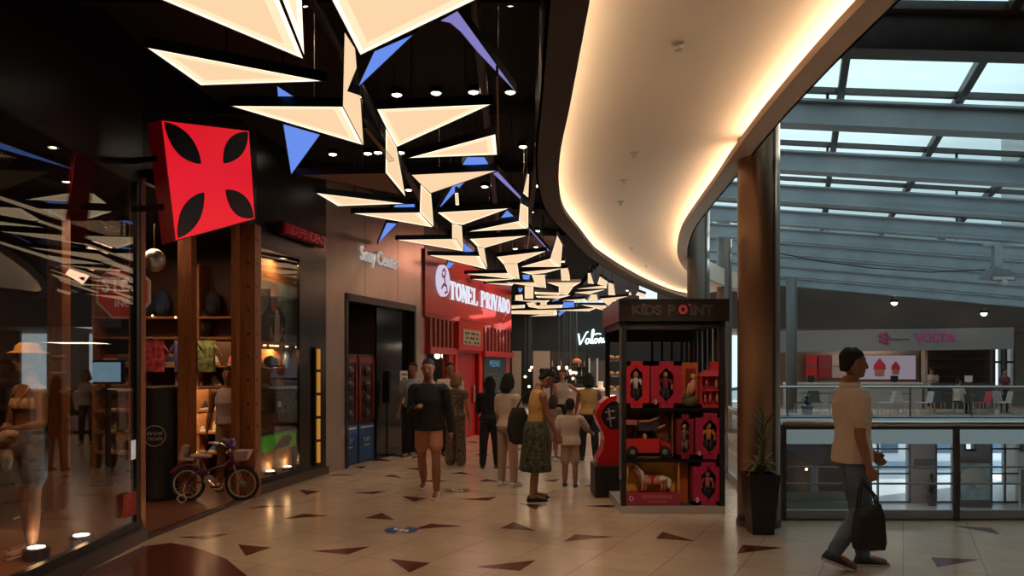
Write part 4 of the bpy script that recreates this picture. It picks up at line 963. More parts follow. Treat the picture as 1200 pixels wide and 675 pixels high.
text('lettering', 'MENU', mat('menu_blue', (.1,.3,.55), .4, emit=.35), .25, .006, (-hw*.1,-.04,.40), parent=t, width=hw*.9)
q = MB()
for k in range(7): q.bx((-hw*.7,-.036,.2-k*.12),(hw*(.1+.5*((k*37)%10)/10),-.03,.225-k*.12))
q.build('small_print', mat('menu_grey', (.15,.17,.17), .5), parent=t)
lamp('red_shop_glow', 'AREA', (1.2, 18.4, 4.6), 130, (1,.45,.3), 2.2, (0,R(55),R(-15)))

# ================================================================ CAFE
t = thing('cafe_sign', 'glowing white handwritten café name on the black wall', 'sign', (0,0,0)); cy = 35.9
def cpx(x, y):
    x = 677+(x-678)*.88; return V(((x-600)/F*cy, (HY-y)/F*cy+EYE))
q = MB()
ST_ = [((679,391),(681,404)),((681,404),(686,396),(689.5,390),(692,389)),
 ((693.5,397.5),(690.5,397),(688.5,400),(690,403),(692.5,400.5),(694,397),(694.5,402),(696,401)),
 ((696,401),(698,394),(699.5,387.5),(698,386.5),(696.8,392),(697.2,402),(699,401)),
 ((703,397),(700.5,397.5),(700,401),(702,402),(704,399.5),(703,397),(705.5,397.5)),
 ((705.5,397.5),(706.5,402),(707,398),(708.5,396),(709.5,397)),((709.5,397),(709.5,401.5),(711.5,400),(712,396),(712.3,401),(714.5,400)),((700,392.5),(704,391),(709,391.5))]
for s_ in ST_:
    P_ = spline([(a, b) for a, b in s_], 3) if len(s_) > 2 else [V(a) for a in s_]
    q.stroke([tuple(cpx(p.x, p.y)) for p in P_], .060 if s_ != ST_[0] else .075, .05, origin=(0,cy,0))
q.build('cafe_sign_letters', emis('neon_white', (.72,.96,1.), 2.2), parent=t)
for c in t.children: c.name = 'script_letters'
CY = 33.0
def cx_(px, y=CY): return (px-600)/F*y
for i, (a, b) in enumerate(((600,611),(625,645))):
    q = MB(); q.bx((cx_(a),CY+.3,0),(cx_(b),CY+.8,zat(411,CY))); q.build('cafe_pillar', mat('beige_pillar', (.30,.22,.17), .6), label=['beige square pillar at the café back, next to the red shop','wider beige square pillar at the café back, right of the first'][i], cat='pillar')
t = thing('back_bar', 'dark back bar shelving lined with bottles behind the café counter', 'shelf', (cx_(690),CY+.6,0))
q = MB(); q.bx((cx_(646),CY+.5,0),(cx_(690),CY+.9,1.0)); q.bx((cx_(646),CY+.85,1.0),(cx_(689),CY+.9,2.4)); q.build('cabinet', mat('bar_dark', (.03,.02,.016), .4), parent=t, world=True)
for z in (1.35,1.75): q = MB(); q.bx((cx_(646),CY+.5,z-.03),(cx_(690),CY+.85,z)); q.build('shelf', mat('bar_shelf', (.12,.06,.03), .4), parent=t, world=True)
b0 = None
for z in (1.0,1.35,1.75):
    for k in range(12):
        x = cx_(648)+k*.128+random.uniform(-.02,.02); c = random.choice([(.02,.05,.02),(.10,.05,.01),(.3,.3,.28),(.05,.01,.01)])
        q = MB(); q.lathe([(.035,0),(.037,.02),(.037,.17),(.014,.22),(.014,.29),(.018,.30)], n=10)
        q.build('bottle', mat('bt%d' % int(c[0]*100), c, .12), loc=(x,CY+.65,z), smooth=True, label='small bottle on the dark back bar behind the café counter', cat='bottle', group='bottles on the café back bar')
for i, (x, y) in enumerate(((655,431),(664,431),(660.5,436),(668,434.5),(672,436.5),(661,441.5),(671.5,443.5),(675,437),(623,430.5),(621,434),(615.5,441.5),(620,453),(669,437.5))):
    p = at(x, y, CY-.6); t = thing('glass_globe_lamp', 'small warm globe lamp in the cluster glowing over the café bar', 'lamp', p, group='small globe lamps over the café bar')
    q = MB(); q.ell((0,0,0),.065,.065,.085 if y == 431 else .06,10); q.build('globe', emis('globe_glow', (1,.74,.42), 2.6), parent=t, smooth=True)
    q = MB(); q.tube([(0,0,.05),(0,0,4.7-p.z)], .006, 4); q.build('cord', black, parent=t)
p = at(676,425,30); t = thing('pendant_lamp', 'orange pendant lampshade above the café counter', 'lamp', p)
q = MB(); q.lathe([(.06,.16),(.14,.12),(.2,0),(.17,.0)], n=18); q.build('shade', mat('orange_shade', (.5,.12,.03), .5, emit=.3), parent=t, smooth=True)
q = MB(); q.tube([(0,0,.15),(0,0,4.7-p.z)], .01, 4); q.build('cord', black, parent=t)
t = thing('drinks_fridge', 'tall glass fronted drinks fridge behind the café counter', 'fridge', (cx_(702),CY+.4,0))
q = MB(); q.bx((cx_(690),CY+.35,0),(cx_(714),CY+.8,2.2)); q.build('body', black, parent=t, world=True)
for a in (691.5, 701, 711.5):
    q = MB(); q.bx((cx_(a)-.03,CY+.3,.9),(cx_(a)+.03,CY+.35,2.1)); q.build('light_strip', emis('fridge_light', (1,.80,.6), .9 if a > 700 else .35), parent=t, world=True)
q = MB(); q.bx((cx_(692.5),CY+.32,.9),(cx_(700),CY+.35,2.0)); q.bx((cx_(702),CY+.32,.9),(cx_(710.5),CY+.35,2.0)); q.build('glass_door', mat('fridge_glass', (.10,.085,.075), .1), parent=t, world=True)
KY = 20.0
t = thing('cafe_counter', 'long white café counter with a lit pale worktop', 'counter', (3.2,KY+.4,0))
q = MB(); q.bx((1.35,KY,0),(4.75,KY+.7,1.07)); q.build('front', mat('counter_white', (.50,.42,.36), .4), parent=t, world=True)
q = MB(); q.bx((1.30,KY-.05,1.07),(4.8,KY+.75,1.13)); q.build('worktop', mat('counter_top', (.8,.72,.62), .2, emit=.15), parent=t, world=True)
q = MB(); q.bx((1.35,KY-.01,0),(4.75,KY,.1)); q.build('kickboard', black, parent=t, world=True)
lamp('counter_glow', 'AREA', (2.6,KY+.2,2.3), 45, (1,.78,.55), 1.2, (0,0,0))
q = MB(); q.lathe([(.07,0),(.075,.01),(.06,.13),(.075,.17),(.075,.18)], n=14); q.build('sugar_pot', paper, loc=((705-600)/F*KY,KY+.2,1.13), smooth=True, label='white pot standing on the café counter worktop', cat='pot')
t = thing('pastry_rack', 'tall rack with trays of golden pastries beside the café counter', 'rack', ((722-600)/F*19,19.2,0))
q = MB()
for x in (-.2,.2):
    for y in (-.18,.18): q.tube([(x,y,0),(x,y,2.1)], .015, 6)
q.build('frame', chrome, parent=t)
for z in (1.10,1.45,1.85):
    q = MB(); q.box((0,0,z),(.42,.38,.02)); o = q.build('tray', chrome, parent=t)
    for dx in (-.1,.1):
        q = MB(); q.ell((dx,-.04,z+.07),.10,.13,.06,10); q.build('pastry', mat('pastry', (.50,.24,.07), .6, emit=.08), parent=o, smooth=True)

# ================================================================ KIOSK
KX0, KX1, KF, KB = 1.24, 2.42, 8.72, 10.25
t = thing('toy_kiosk', 'black open framed toy kiosk with a lettered canopy and doll shelves', 'kiosk', ((KX0+KX1)/2,KF,0))
q = MB(); q.bx((KX0,KF,0),(KX1,KB,.09)); q.build('base', mat('kiosk_base', (.36,.33,.31), .5), parent=t, world=True)
q = MB(); q.bx((KX0-.03,KF-.02,2.19),(KX1+.04,KB+.02,2.44)); q.build('canopy', mat('canopy_black', (.022,.018,.016), .35), parent=t, world=True)
q = MB(); q.bx((KX0,KF+.05,2.12),(KX1,KF+.12,2.19)); q.bx((KX0,KB-.1,2.0),(KX1,KB,2.19)); q.bx((KX0,KF,2.13),(KX0+.06,KB,2.19)); q.bx((KX1-.06,KF,2.13),(KX1,KB,2.19)); q.build('ceiling_frame', black, parent=t, world=True)
q = MB(); q.bx((KX0+.06,KF+.12,2.16),(KX1-.06,KB-.1,2.185)); q.build('ceiling_panel', mat('kiosk_ceiling', (.14,.06,.04), .5), parent=t, world=True)
for x in (KX0+.03, KX1-.03):
    for y in (KF+.03, KB-.03): q = MB(); q.bx((x-.03,y-.03,.09),(x+.03,y+.03,2.19)); q.build('corner_post', black, parent=t, world=True)
for i in range(7): y = KF+.3+i*.25; q = MB(); q.bx((KX1-.05,y-.02,.09),(KX1-.01,y+.02,2.15)); q.build('side_slat', black, parent=t, world=True)
for i in range(5): x = KX0+.62+i*.13; q = MB(); q.bx((x-.015,KB-.06,.09),(x+.015,KB-.02,2.15)); q.build('back_slat', black, parent=t, world=True)
SZ = [.09,.62,1.20]
for z in SZ: q = MB(); q.bx((KX0+.03,KF+.02,z-.035),(KX1-.03,KF+.50,z)); q.build('shelf', blackm, parent=t, world=True)
q = MB(); q.bx((KX0+.06,KF+.50,.09),(KX1-.06,KF+.53,1.20)); q.build('shelf_back', mat('kiosk_back', (.06,.03,.025), .6), parent=t, world=True)
for x in (KX0-.012, KX1+.012): q = MB(); q.tube([(x,KF-.03,.4),(x,KF-.03,2.12)], .014, 8); q.build('side_rail', chrome, parent=t, world=True)
for w_, cpx_, wpx in (('KiDS',757.5,35),('P',786.5,8),('iNT',822,27)):
    text('lettering', w_, mat('kiosk_letters', (.085,.065,.055), .4), .155, .012, ((cpx_-600)/F*KF-(KX0+KX1)/2,-.028,2.262), parent=t, width=wpx/F*KF, bold=.006)
q = MB()
ox = (799.5-600)/F*KF
q.stroke([(ox+.036*cos(a), 2.318+.040*sin(a)) for a in [2*pi*i/20 for i in range(21)]], .028, .01, origin=(0,KF-.037,0)); kr = mat('kiosk_red', (.5,.06,.08), .4, emit=.06); q.build('red_letter', kr, parent=t, world=True)
for x_ in (ox+.075, (754-600)/F*KF): q = MB(); q.disc((x_,KF-.042,2.372), .013, (0,1,0), 10, .01); q.build('red_dot', kr, parent=t, world=True)
lamp('kiosk_glow', 'SPOT', (1.6,5.9,3.8), 130, (1,.7,.5), .15, (R(47),0,R(-4)), R(40), .7)  # unseen spot without a fixture, added to brighten the kiosk shelves
dollskin = mat('doll_skin', (.48,.24,.15), .5)
def doll_body(par, x, y, z, h, top, legs, hair_, arms=True):
    q = MB(); q.ell((x,y,z+h*.83),h*.085,h*.08,h*.11,10); q.tube([(x,y,z+h*.72),(x,y,z+h*.76)], h*.035, 6)
    for s in (-1,1): q.tube([(x+s*h*.06,y,z+.0),(x+s*h*.05,y,z+h*.42)], [h*.04,h*.055], 7)
    for s in (-1,1): q.tube([(x+s*h*.13,y,z+h*.68),(x+s*h*.19,y-.005,z+h*.5),(x+s*h*.17,y-.02,z+h*.38)], [h*.035,h*.03,h*.03], 6)
    q.build('doll', dollskin, parent=par, smooth=True)
    q = MB(); q.tube([(x,y,z+h*.40),(x,y,z+h*.55),(x,y,z+h*.68),(x,y,z+h*.73)], [h*.11,h*.10,h*.13,h*.06], 9, flat=.75)
    for s in (-1,1): q.tube([(x+s*h*.11,y,z+h*.69),(x+s*h*.185,y-.003,z+h*.52)], h*.048, 6)
    q.build('doll_top', top, parent=par, smooth=True)
    q = MB()
    for s in (-1,1): q.tube([(x+s*h*.065,y,z+h*.06),(x+s*h*.05,y,z+h*.42)], [h*.06,h*.07], 7)
    q.build('doll_trousers', legs, parent=par, smooth=True)
    q = MB(); q.ell((x,y+h*.03,z+h*.88),h*.11,h*.09,h*.10,10); q.ell((x-h*.09,y+h*.04,z+h*.78),h*.05,h*.05,h*.13,8); q.ell((x+h*.09,y+h*.04,z+h*.78),h*.05,h*.05,h*.13,8)
    q.build('doll_hair', hair_, parent=par, smooth=True)
def kx(px): return (px-600)/F*(KF+.02)
hot = mat('box_red', (.55,.022,.035), .35); pinkb = mat('box_pink', (.38,.02,.07), .35)
def doll_box(pxa, pxb, z0, z1, lab, top, legs, hair_, bm, ring=True, dx=0):
    xa, xb = kx(pxa), kx(pxb); t = thing('doll_box', lab, 'doll box', ((xa+xb)/2,KF+.10,z0)); W = xb-xa; H = z1-z0; D = .16
    q = MB(); fr = .09*W/.3*1.1
    q.bx((-W/2,-.08,0),(-W/2+fr*.8,D-.08,H)); q.bx((W/2-fr*.8,-.08,0),(W/2,D-.08,H)); q.bx((-W/2,-.08,0),(W/2,D-.08,H*.10)); q.bx((-W/2,-.08,H*.90),(W/2,D-.08,H)); q.bx((-W/2,D-.09,0),(W/2,D-.08,H))
    for sx_ in (-1,1):     # rounded window corners
        for sz, zc in ((1,H*.90),(-1,H*.10)):
            q.hexa([(sx_*(W/2-fr*.8),-.08,zc),(sx_*(W/2-fr*1.7),-.08,zc),(sx_*(W/2-fr*.8),-.08,zc-sz*fr*.9),(sx_*(W/2-fr*.8),-.08,zc-sz*fr*.9)],[(sx_*(W/2-fr*.8),-.07,zc),(sx_*(W/2-fr*1.7),-.07,zc),(sx_*(W/2-fr*.8),-.07,zc-sz*fr*.9),(sx_*(W/2-fr*.8),-.07,zc-sz*fr*.9)])
    q.build('carton', bm, parent=t)
    q = MB(); q.bx((-W/2+fr*.8,D-.11,H*.1),(W/2-fr*.8,D-.092,H*.9)); q.build('inner_card', mat('inner_dark', (.07,.02,.02), .6, noise=.5, nscale=20), parent=t)
    doll_body(t, dx, -.01, H*.11, H*.74, top, legs, hair_)
    if ring:
        q = MB(); q.stroke([(-W*.36+.012*cos(a), H*.13+.026*sin(a)) for a in [2*pi*i/16 for i in range(17)]], .008, .004, origin=(0,-.081,0)); q.build('round_logo', paper, parent=t)
    return t
W_ = mat('cloth_white', (.65,.6,.55), .8); DK = mat('cloth_dark', (.035,.03,.04), .8); OR = mat('cloth_orange', (.60,.22,.05), .8); PK = mat('cloth_pink', (.5,.13,.15), .8); RD = mat('cloth_wine', (.25,.03,.05), .8); KH = mat('cloth_khaki', (.20,.15,.11), .8)
z1 = 1.735
doll_box(731,761,1.202,z1,'red doll box with a white jacketed doll, top shelf at the left end',W_,DK,hairn,hot,False)
doll_box(763,799,1.202,z1,'red doll box with a dark dressed doll and round logo, top shelf',RD,DK,hairb,mat('box_crimson',(.42,.02,.05),.35))
doll_box(815,849,.622,1.145,'dark pink doll box with an orange topped doll, middle shelf at the right end',OR,DK,hairn,pinkb)
doll_box(793,813,.622,1.13,'narrow dark doll box with a khaki dressed doll beside the red jeep',KH,KH,hairn,mat('box_maroon',(.20,.015,.03),.35),False)
doll_box(812,849,.092,.585,'red doll box with a pink topped doll, bottom shelf at the right end',PK,DK,hairn,pinkb)
t = thing('orange_box', 'orange carton on the top kiosk shelf behind the bright toy figure', 'box', (kx(811),KF+.25,1.202))
q = MB(); q.box((0,0,.26),(.21,.14,.52)); q.build('carton', mat('orange_card', (.45,.10,.02), .5), parent=t)
q = MB(); q.box((.02,-.071,.3),(.12,.004,.3)); q.build('printed_panel', redd, parent=t)
t = thing('toy_figure', 'yellow and pink toy figure on a dark mound, top kiosk shelf', 'toy', (kx(812),KF+.11,1.202))
q = MB(); q.ell((-.02,0,.07),.11,.06,.07,10); q.ell((-.05,-.02,.12),.04,.04,.05,8); q.build('mound', mat('toy_olive', (.09,.08,.03), .6), parent=t, smooth=True)
q = MB(); q.tube([(-.02,0,.14),(.01,0,.24),(.03,0,.33)], [.035,.05,.02], 8); q.build('dress', mat('toy_pink', (.6,.2,.18), .6), parent=t, smooth=True)
q = MB(); q.tube([(-.05,-.02,.16),(-.02,-.02,.28)], .02, 6); q.ell((.02,0,.36),.03,.03,.035,10); q.build('head', mat('toy_yellow', (.55,.42,.08), .6), parent=t, smooth=True)
t = thing('toy_house', 'red toy house with little figures, top kiosk shelf at the right end', 'toy', (kx(837),KF+.12,1.202))
q = MB(); q.bx((-.145,-.05,0),(.145,.10,.04)); q.bx((-.145,.08,0),(.145,.10,.40)); q.bx((-.145,-.05,0),(-.125,.1,.36)); q.bx((.125,-.05,0),(.145,.1,.36)); q.bx((-.13,-.05,.19),(.13,.1,.21)); q.build('house', mat('toy_red', (.5,.03,.04), .4), parent=t)
q = MB(); q.hexa([(-.16,-.06,.36),(.16,-.06,.36),(.16,.1,.36),(-.16,.1,.36)],[(-.09,-.02,.43),(.12,-.02,.43),(.12,.08,.43),(-.09,.08,.43)]); q.bx((-.02,0,.42),(.11,.08,.53)); q.build('roof', mat('toy_red', (.5,.03,.04)), parent=t)
for dx, z in ((-.08,.04),(-.02,.04),(.06,.04),(-.06,.21),(.05,.21)): q = MB(); q.ell((dx,0,z+.06),.02,.02,.055,8); q.ell((dx,0,z+.13),.018,.018,.02,8); q.build('little_figure', mat('toy_fig%d' % (dx > 0), (.42,.22,.12) if dx > 0 else (.5,.12,.14), .5), parent=t, smooth=True)
# toy jeep in its box
t = thing('jeep_box', 'open fronted box holding a red toy jeep and a doll, middle kiosk shelf', 'toy box', (kx(761),KF+.20,.622))
W = kx(791)-kx(731)
q = MB(); q.bx((-W/2,.12,0),(W/2,.14,.52)); q.bx((-W/2,-.08,0),(-W/2+.015,.14,.52)); q.bx((W/2-.015,-.08,0),(W/2,.14,.52)); q.bx((-W/2,-.08,-.0),(W/2,.14,.02)); q.build('carton', mat('box_brown', (.20,.09,.05), .6, noise=.3, nscale=6), parent=t)
q = MB(); q.box((-.19,-.085,.41),(.13,.005,.06)); q.build('label_patch', mat('patch_pink', (.5,.15,.13), .5), parent=t)
jr = mat('jeep_red', (.62,.03,.03), .25)
q = MB(); q.hexa([(-.26,-.09,.10),(.16,-.09,.10),(.16,.09,.10),(-.26,.09,.10)],[(-.27,-.09,.22),(.14,-.09,.22),(.14,.09,.22),(-.27,.09,.22)]); q.hexa([(.14,-.09,.09),(.27,-.09,.09),(.27,.09,.09),(.14,.09,.09)],[(.13,-.09,.20),(.25,-.09,.17),(.25,.09,.17),(.13,.09,.20)]); q.bx((-.25,-.10,.06),(.22,-.08,.11)); jo = q.build('jeep_body', jr, parent=t)
q = MB(); q.tube([(.10,-.08,.2),(.06,-.08,.33),(.06,.08,.33),(.10,.08,.2)], .008, 6); q.tube([(-.14,-.08,.2),(-.14,-.08,.36),(-.14,.08,.36),(-.14,.08,.2)], .01, 6); q.build('roll_bar', black, parent=t)
for x in (-.18,.19): q = MB(); q.disc((x,-.095,.075), .065, (0,1,0), 20, .04); o = q.build('jeep_wheel', tyre, parent=t); q = MB(); q.disc((x,-.118,.075), .03, (0,1,0), 14, .006); q.build('hub', chrome, parent=o)
q = MB(); q.box((.02,-.02,.37),(.24,.08,.12)); q.tube([(-.12,-.05,.42),(0,-.07,.40),(.12,-.06,.46)], .02, 7); q.build('dark_doll_torso', DK, parent=t)
q = MB(); q.tube([(-.10,-.07,.42),(.02,-.085,.425),(.14,-.07,.47)], .015, 7); q.build('doll_arm', dollskin, parent=t, smooth=True)
q = MB(); q.tube([(.12,-.06,.34),(.2,-.07,.38)], .014, 7); q.build('doll_arm', dollskin, parent=t, smooth=True)
q = MB(); q.ell((-.03,-.04,.24),.03,.03,.04,8); q.build('doll_face', dollskin, parent=t, smooth=True)
# horse box
t = thing('horse_box', 'yellow toy box with a white maned toy horse, bottom kiosk shelf', 'toy box', (kx(766),KF+.16,.092))
W = kx(798)-kx(735)
q = MB(); q.bx((-W/2,.10,0),(W/2,.12,.48)); q.bx((-W/2,-.08,0),(-W/2+.012,.12,.48)); q.bx((W/2-.012,-.08,0),(W/2,.12,.48)); q.bx((-W/2,-.08,.30),(-W/2+.03,.12,.48)) ; q.build('carton', mat('box_yellow', (.80,.45,.09), .5, noise=.15, nscale=5), parent=t)
q = MB(); q.bx((-W/2,-.085,0),(W/2,.1,.13)); q.build('lower_band', mat('box_magenta', (.38,.03,.07), .5), parent=t)
q = MB(); q.box((.05,-.088,.09),(.34,.005,.035)); q.box((.06,-.088,.035),(.2,.005,.02)); q.build('printed_text', mat('band_print', (.45,.12,.13), .5), parent=t)
q = MB(); q.stroke([(-W*.40+.022*cos(a), .07+.022*sin(a)) for a in [2*pi*i/16 for i in range(17)]], .007, .004, origin=(0,-.086,0)); q.build('round_logo', paper, parent=t)
hs = mat('horse_cream', (.58,.28,.17), .5); mw = mat('mane_white', (.72,.66,.62), .7)
q = MB(); q.tube([(-.13,0,.30),(-.06,0,.275),(.04,0,.27),(.13,0,.28)], [.04,.058,.055,.05], 12)
q.tube([(-.10,0,.30),(-.155,0,.36),(-.19,0,.41)], [.045,.034,.03], 10); q.tube([(-.18,0,.42),(-.215,0,.38),(-.235,0,.35)], [.032,.026,.02], 10)
for x, k in ((-.11,.0),(-.07,.02),(.11,.0),(.15,.02)): q.tube([(x,k-.02,.28),(x+.005,k-.02,.20),(x-.003,k-.02,.15)], [.022,.014,.016], 8)
for s in (-.012,.012): q.tube([(-.18,s,.43),(-.178,s,.465)], [.01,.003], 5)
q.build('toy_horse', hs, parent=t, smooth=True)
q = MB(); q.tube([(-.20,-.01,.45),(-.165,-.02,.43),(-.125,-.03,.37),(-.10,-.035,.29),(-.10,-.03,.24)], [.015,.024,.026,.024,.01], 8); q.tube([(.16,-.01,.31),(.20,-.02,.27),(.20,-.02,.2),(.205,-.02,.16)], [.015,.03,.025,.008], 8); q.ell((.12,-.02,.29),.06,.045,.035,10); q.build('mane_and_tail', mw, parent=t, smooth=True)
q = MB(); q.ell((0,0,.31),.055,.06,.03,10); q.tube([(.0,-.06,.3),(.0,-.066,.23)], .015, 6); q.build('saddle', mat('saddle_red', (.45,.03,.05), .5), parent=t, smooth=True)
q = MB(); q.box((0,0,.24),(.10,.14,.48)); q.build('orange_carton', mat('orange_card', (.45,.10,.02)), loc=(kx(805.5),KF+.28,.092), label='slim plain orange carton between the horse box and the doll box', cat='box')
# red shell seat on its plinth
PX = 1.06; PY = 10.05
q = MB(); q.bx((PX-.0,PY-.25,0),(PX+.36,PY+.35,.40)); q.build('ride_plinth', black, loc=(0,0,0), label='square black plinth under the red shell seat beside the kiosk', cat='plinth')
t = thing('shell_seat', 'glossy red curved shell seat standing on a black plinth beside the kiosk', 'seat', (PX+.18,PY+.05,.40))
def sp_(px, py): return ((px-703)*.01117-.18, (547-py)*.01117)
def prism_xz(q, pts, y0, y1):
    P_ = [sp_(*p) for p in pts]; return q.rings([[(x,y0,z) for x, z in P_],[(x,y1,z) for x, z in P_]])
sr = mat('shell_red', (.62,.015,.02), .2, coat=.5)
q = MB(); prism_xz(q, [(729,466),(719,468),(711,475),(706,484),(705,490),(708,499),(713,508),(715,518),(713,529),(706,541),(708,546),(722,547),(734,545),(736,530),(736,506),(722,506),(715,500),(711,492),(711,487),(715,480),(721,474),(729,472)], -.20, .22); q.build('shell', sr, parent=t)
q = MB(); prism_xz(q, [(730,473),(722,475),(716,481),(712,488),(716,500),(723,505),(736,505),(736,480)], -.12, .20); q.build('backrest', mat('seat_black', (.02,.018,.02), .5), parent=t)
q = MB(); q.tube([(*sp_(716,486)[:1],-.14,sp_(716,486)[1]),(*sp_(727,484)[:1],-.15,sp_(727,484)[1])], .012, 6); q.tube([(*sp_(718,494)[:1],-.14,sp_(718,494)[1]),(*sp_(728,492)[:1],-.15,sp_(728,492)[1])], .012, 6); q.tube([(sp_(720,481)[0],-.14,sp_(720,481)[1]),(sp_(723,503)[0],-.15,sp_(723,503)[1])], .012, 6)
q.build('grille', mat('grille_grey', (.5,.45,.45), .4), parent=t, smooth=True)

# ================================================================ PLANTER
p = (( 894.5-600)/F*7.62, 7.72)
t = thing('planter', 'tall tapered black planter standing in front of the bronze column', 'planter', (p[0],p[1],0))
q = MB()
def sq(h, z): return [(-h,-h,z),(h,-h,z),(h,h,z),(-h,h,z)]
q.rings([sq(.105,0),sq(.155,.60),sq(.135,.60),sq(.13,.56)]); q.build('pot', mat('planter_black', (.012,.011,.011), .35), parent=t)
q = MB(); q.rings([sq(.13,.54),sq(.13,.565)]); q.build('soil', mat('soil', (.03,.02,.012), .9, noise=.4), parent=t)
t2 = thing('palm_plant', 'small green leafy palm growing in the tall black planter', 'plant', (p[0],p[1],.565))
q = MB(); q.tube([(0,0,0),(.01,0,.3)], [.02,.012], 6); q.tube([(0.02,0,0),(.05,0,.4)], [.012,.008], 6); q.build('stem', mat('stem_brown', (.10,.08,.03), .8), parent=t2)
lg = mat('leaf_green', (.065,.12,.035), .5, noise=.4, nscale=8); lg2 = mat('leaf_pale', (.16,.19,.06), .5, noise=.3, nscale=8)
def leaf(q, base, az, reach, rise, droop, w_):
    n_ = 6; A = []; B = []
    for i in range(n_+1):
        u = i/n_; r = reach*u; z = rise*u-droop*u*u; c = V(base)+V((r*cos(az), r*sin(az), z)); ww = w_*sin(pi*min(1,u*.9+.1))**.7
        A.append(c+V((-sin(az)*ww, cos(az)*ww, 0))); B.append(c+V((sin(az)*ww, -cos(az)*ww, 0)))
    q.add(A+B, [(i,i+1,n_+1+i+1,n_+1+i) for i in range(n_)])
q = MB()
for k in range(34):
    az = k*2.4; leaf(q, (0,0,.02+.04*(k%3)), az, random.uniform(.13,.24), random.uniform(.18,.34), random.uniform(.12,.34), .014)
q.build('lower_leaves', lg2, parent=t2)
q = MB()
for k in range(30):
    az = k*2.1; zz = .22+.012*k; leaf(q, (.03,0,zz), az, random.uniform(.06,.20), random.uniform(.15,.32), random.uniform(.05,.16), .008)
q.build('fronds', lg, parent=t2)
# floor stickers
def floor_sticker(px, py, lab, c1):
    p = flr(px, py); t = thing('floor_sticker', lab, 'sticker', (p.x,p.y,.003))
    q = MB(); r = .17
    for s in (-1,1):
        pts = [(s*(.035+ (r-.035)*max(0,cos(a))), r*.95*sin(a)) for a in [-pi/2+pi*i/14 for i in range(15)]]
        if s < 0: pts = pts[::-1]
        q.add([(x,y,.001) for x, y in pts], [tuple(range(15))])
    q.build('blue_half', c1, parent=t)
    q = MB(); q.lathe([(.028,.0005),(.03,.002)], n=12); q.box((-.06,.05,.002),(.04,.1,.001)); q.box((.06,-.04,.002),(.04,.1,.001)); q.build('footprint_mark', paper, parent=t)
floor_sticker(470,621.5,'round blue floor sticker with a white mark on the pale tiles',mat('sticker_blue',(.015,.05,.22),.4))
floor_sticker(536,575,'worn dark round floor sticker behind the man in the black sweater',mat('sticker_grey',(.05,.07,.09),.4))
# ================================================================ PEOPLE
_dg = None
def remeshed(mb, voxel, smooth_it=2):
    me = bpy.data.meshes.new('tmp'); me.from_pydata([tuple(p) for p in mb.v], [], mb.f); me.update()
    o = bpy.data.objects.new('tmp', me); COL.objects.link(o)
    r = o.modifiers.new('r', 'REMESH'); r.mode = 'VOXEL'; r.voxel_size = voxel; r.use_smooth_shade = True
    if smooth_it:
        s = o.modifiers.new('s', 'SMOOTH'); s.iterations = smooth_it; s.factor = .5
    dg = bpy.context.evaluated_depsgraph_get(); dg.update()
    res = bpy.data.meshes.new_from_object(o.evaluated_get(dg)); bpy.data.objects.remove(o); bpy.data.meshes.remove(me)
    for p in res.polygons: p.use_smooth = True
    return res
def put(me, name, m, par):
    me.materials.clear(); me.materials.append(m); me.name = name
    o = bpy.data.objects.new(name, me); COL.objects.link(o); o.parent = par; return o
def ring(c, X, Y, rx, ry, n=16): return [c+X*rx*cos(2*pi*j/n)+Y*ry*sin(2*pi*j/n) for j in range(n)]
def limb(q, a, b, rs, n=10, ext=0.):
    """tapering limb from a to b with radii rs spread evenly"""
    a, b = V(a), V(b); pts = [a.lerp(b, i/(len(rs)-1)) for i in range(len(rs))]; q.tube(pts, rs, n)
    q.ell(a, rs[0], rs[0], rs[0], 8); q.ell(b, rs[-1], rs[-1], rs[-1], 8)
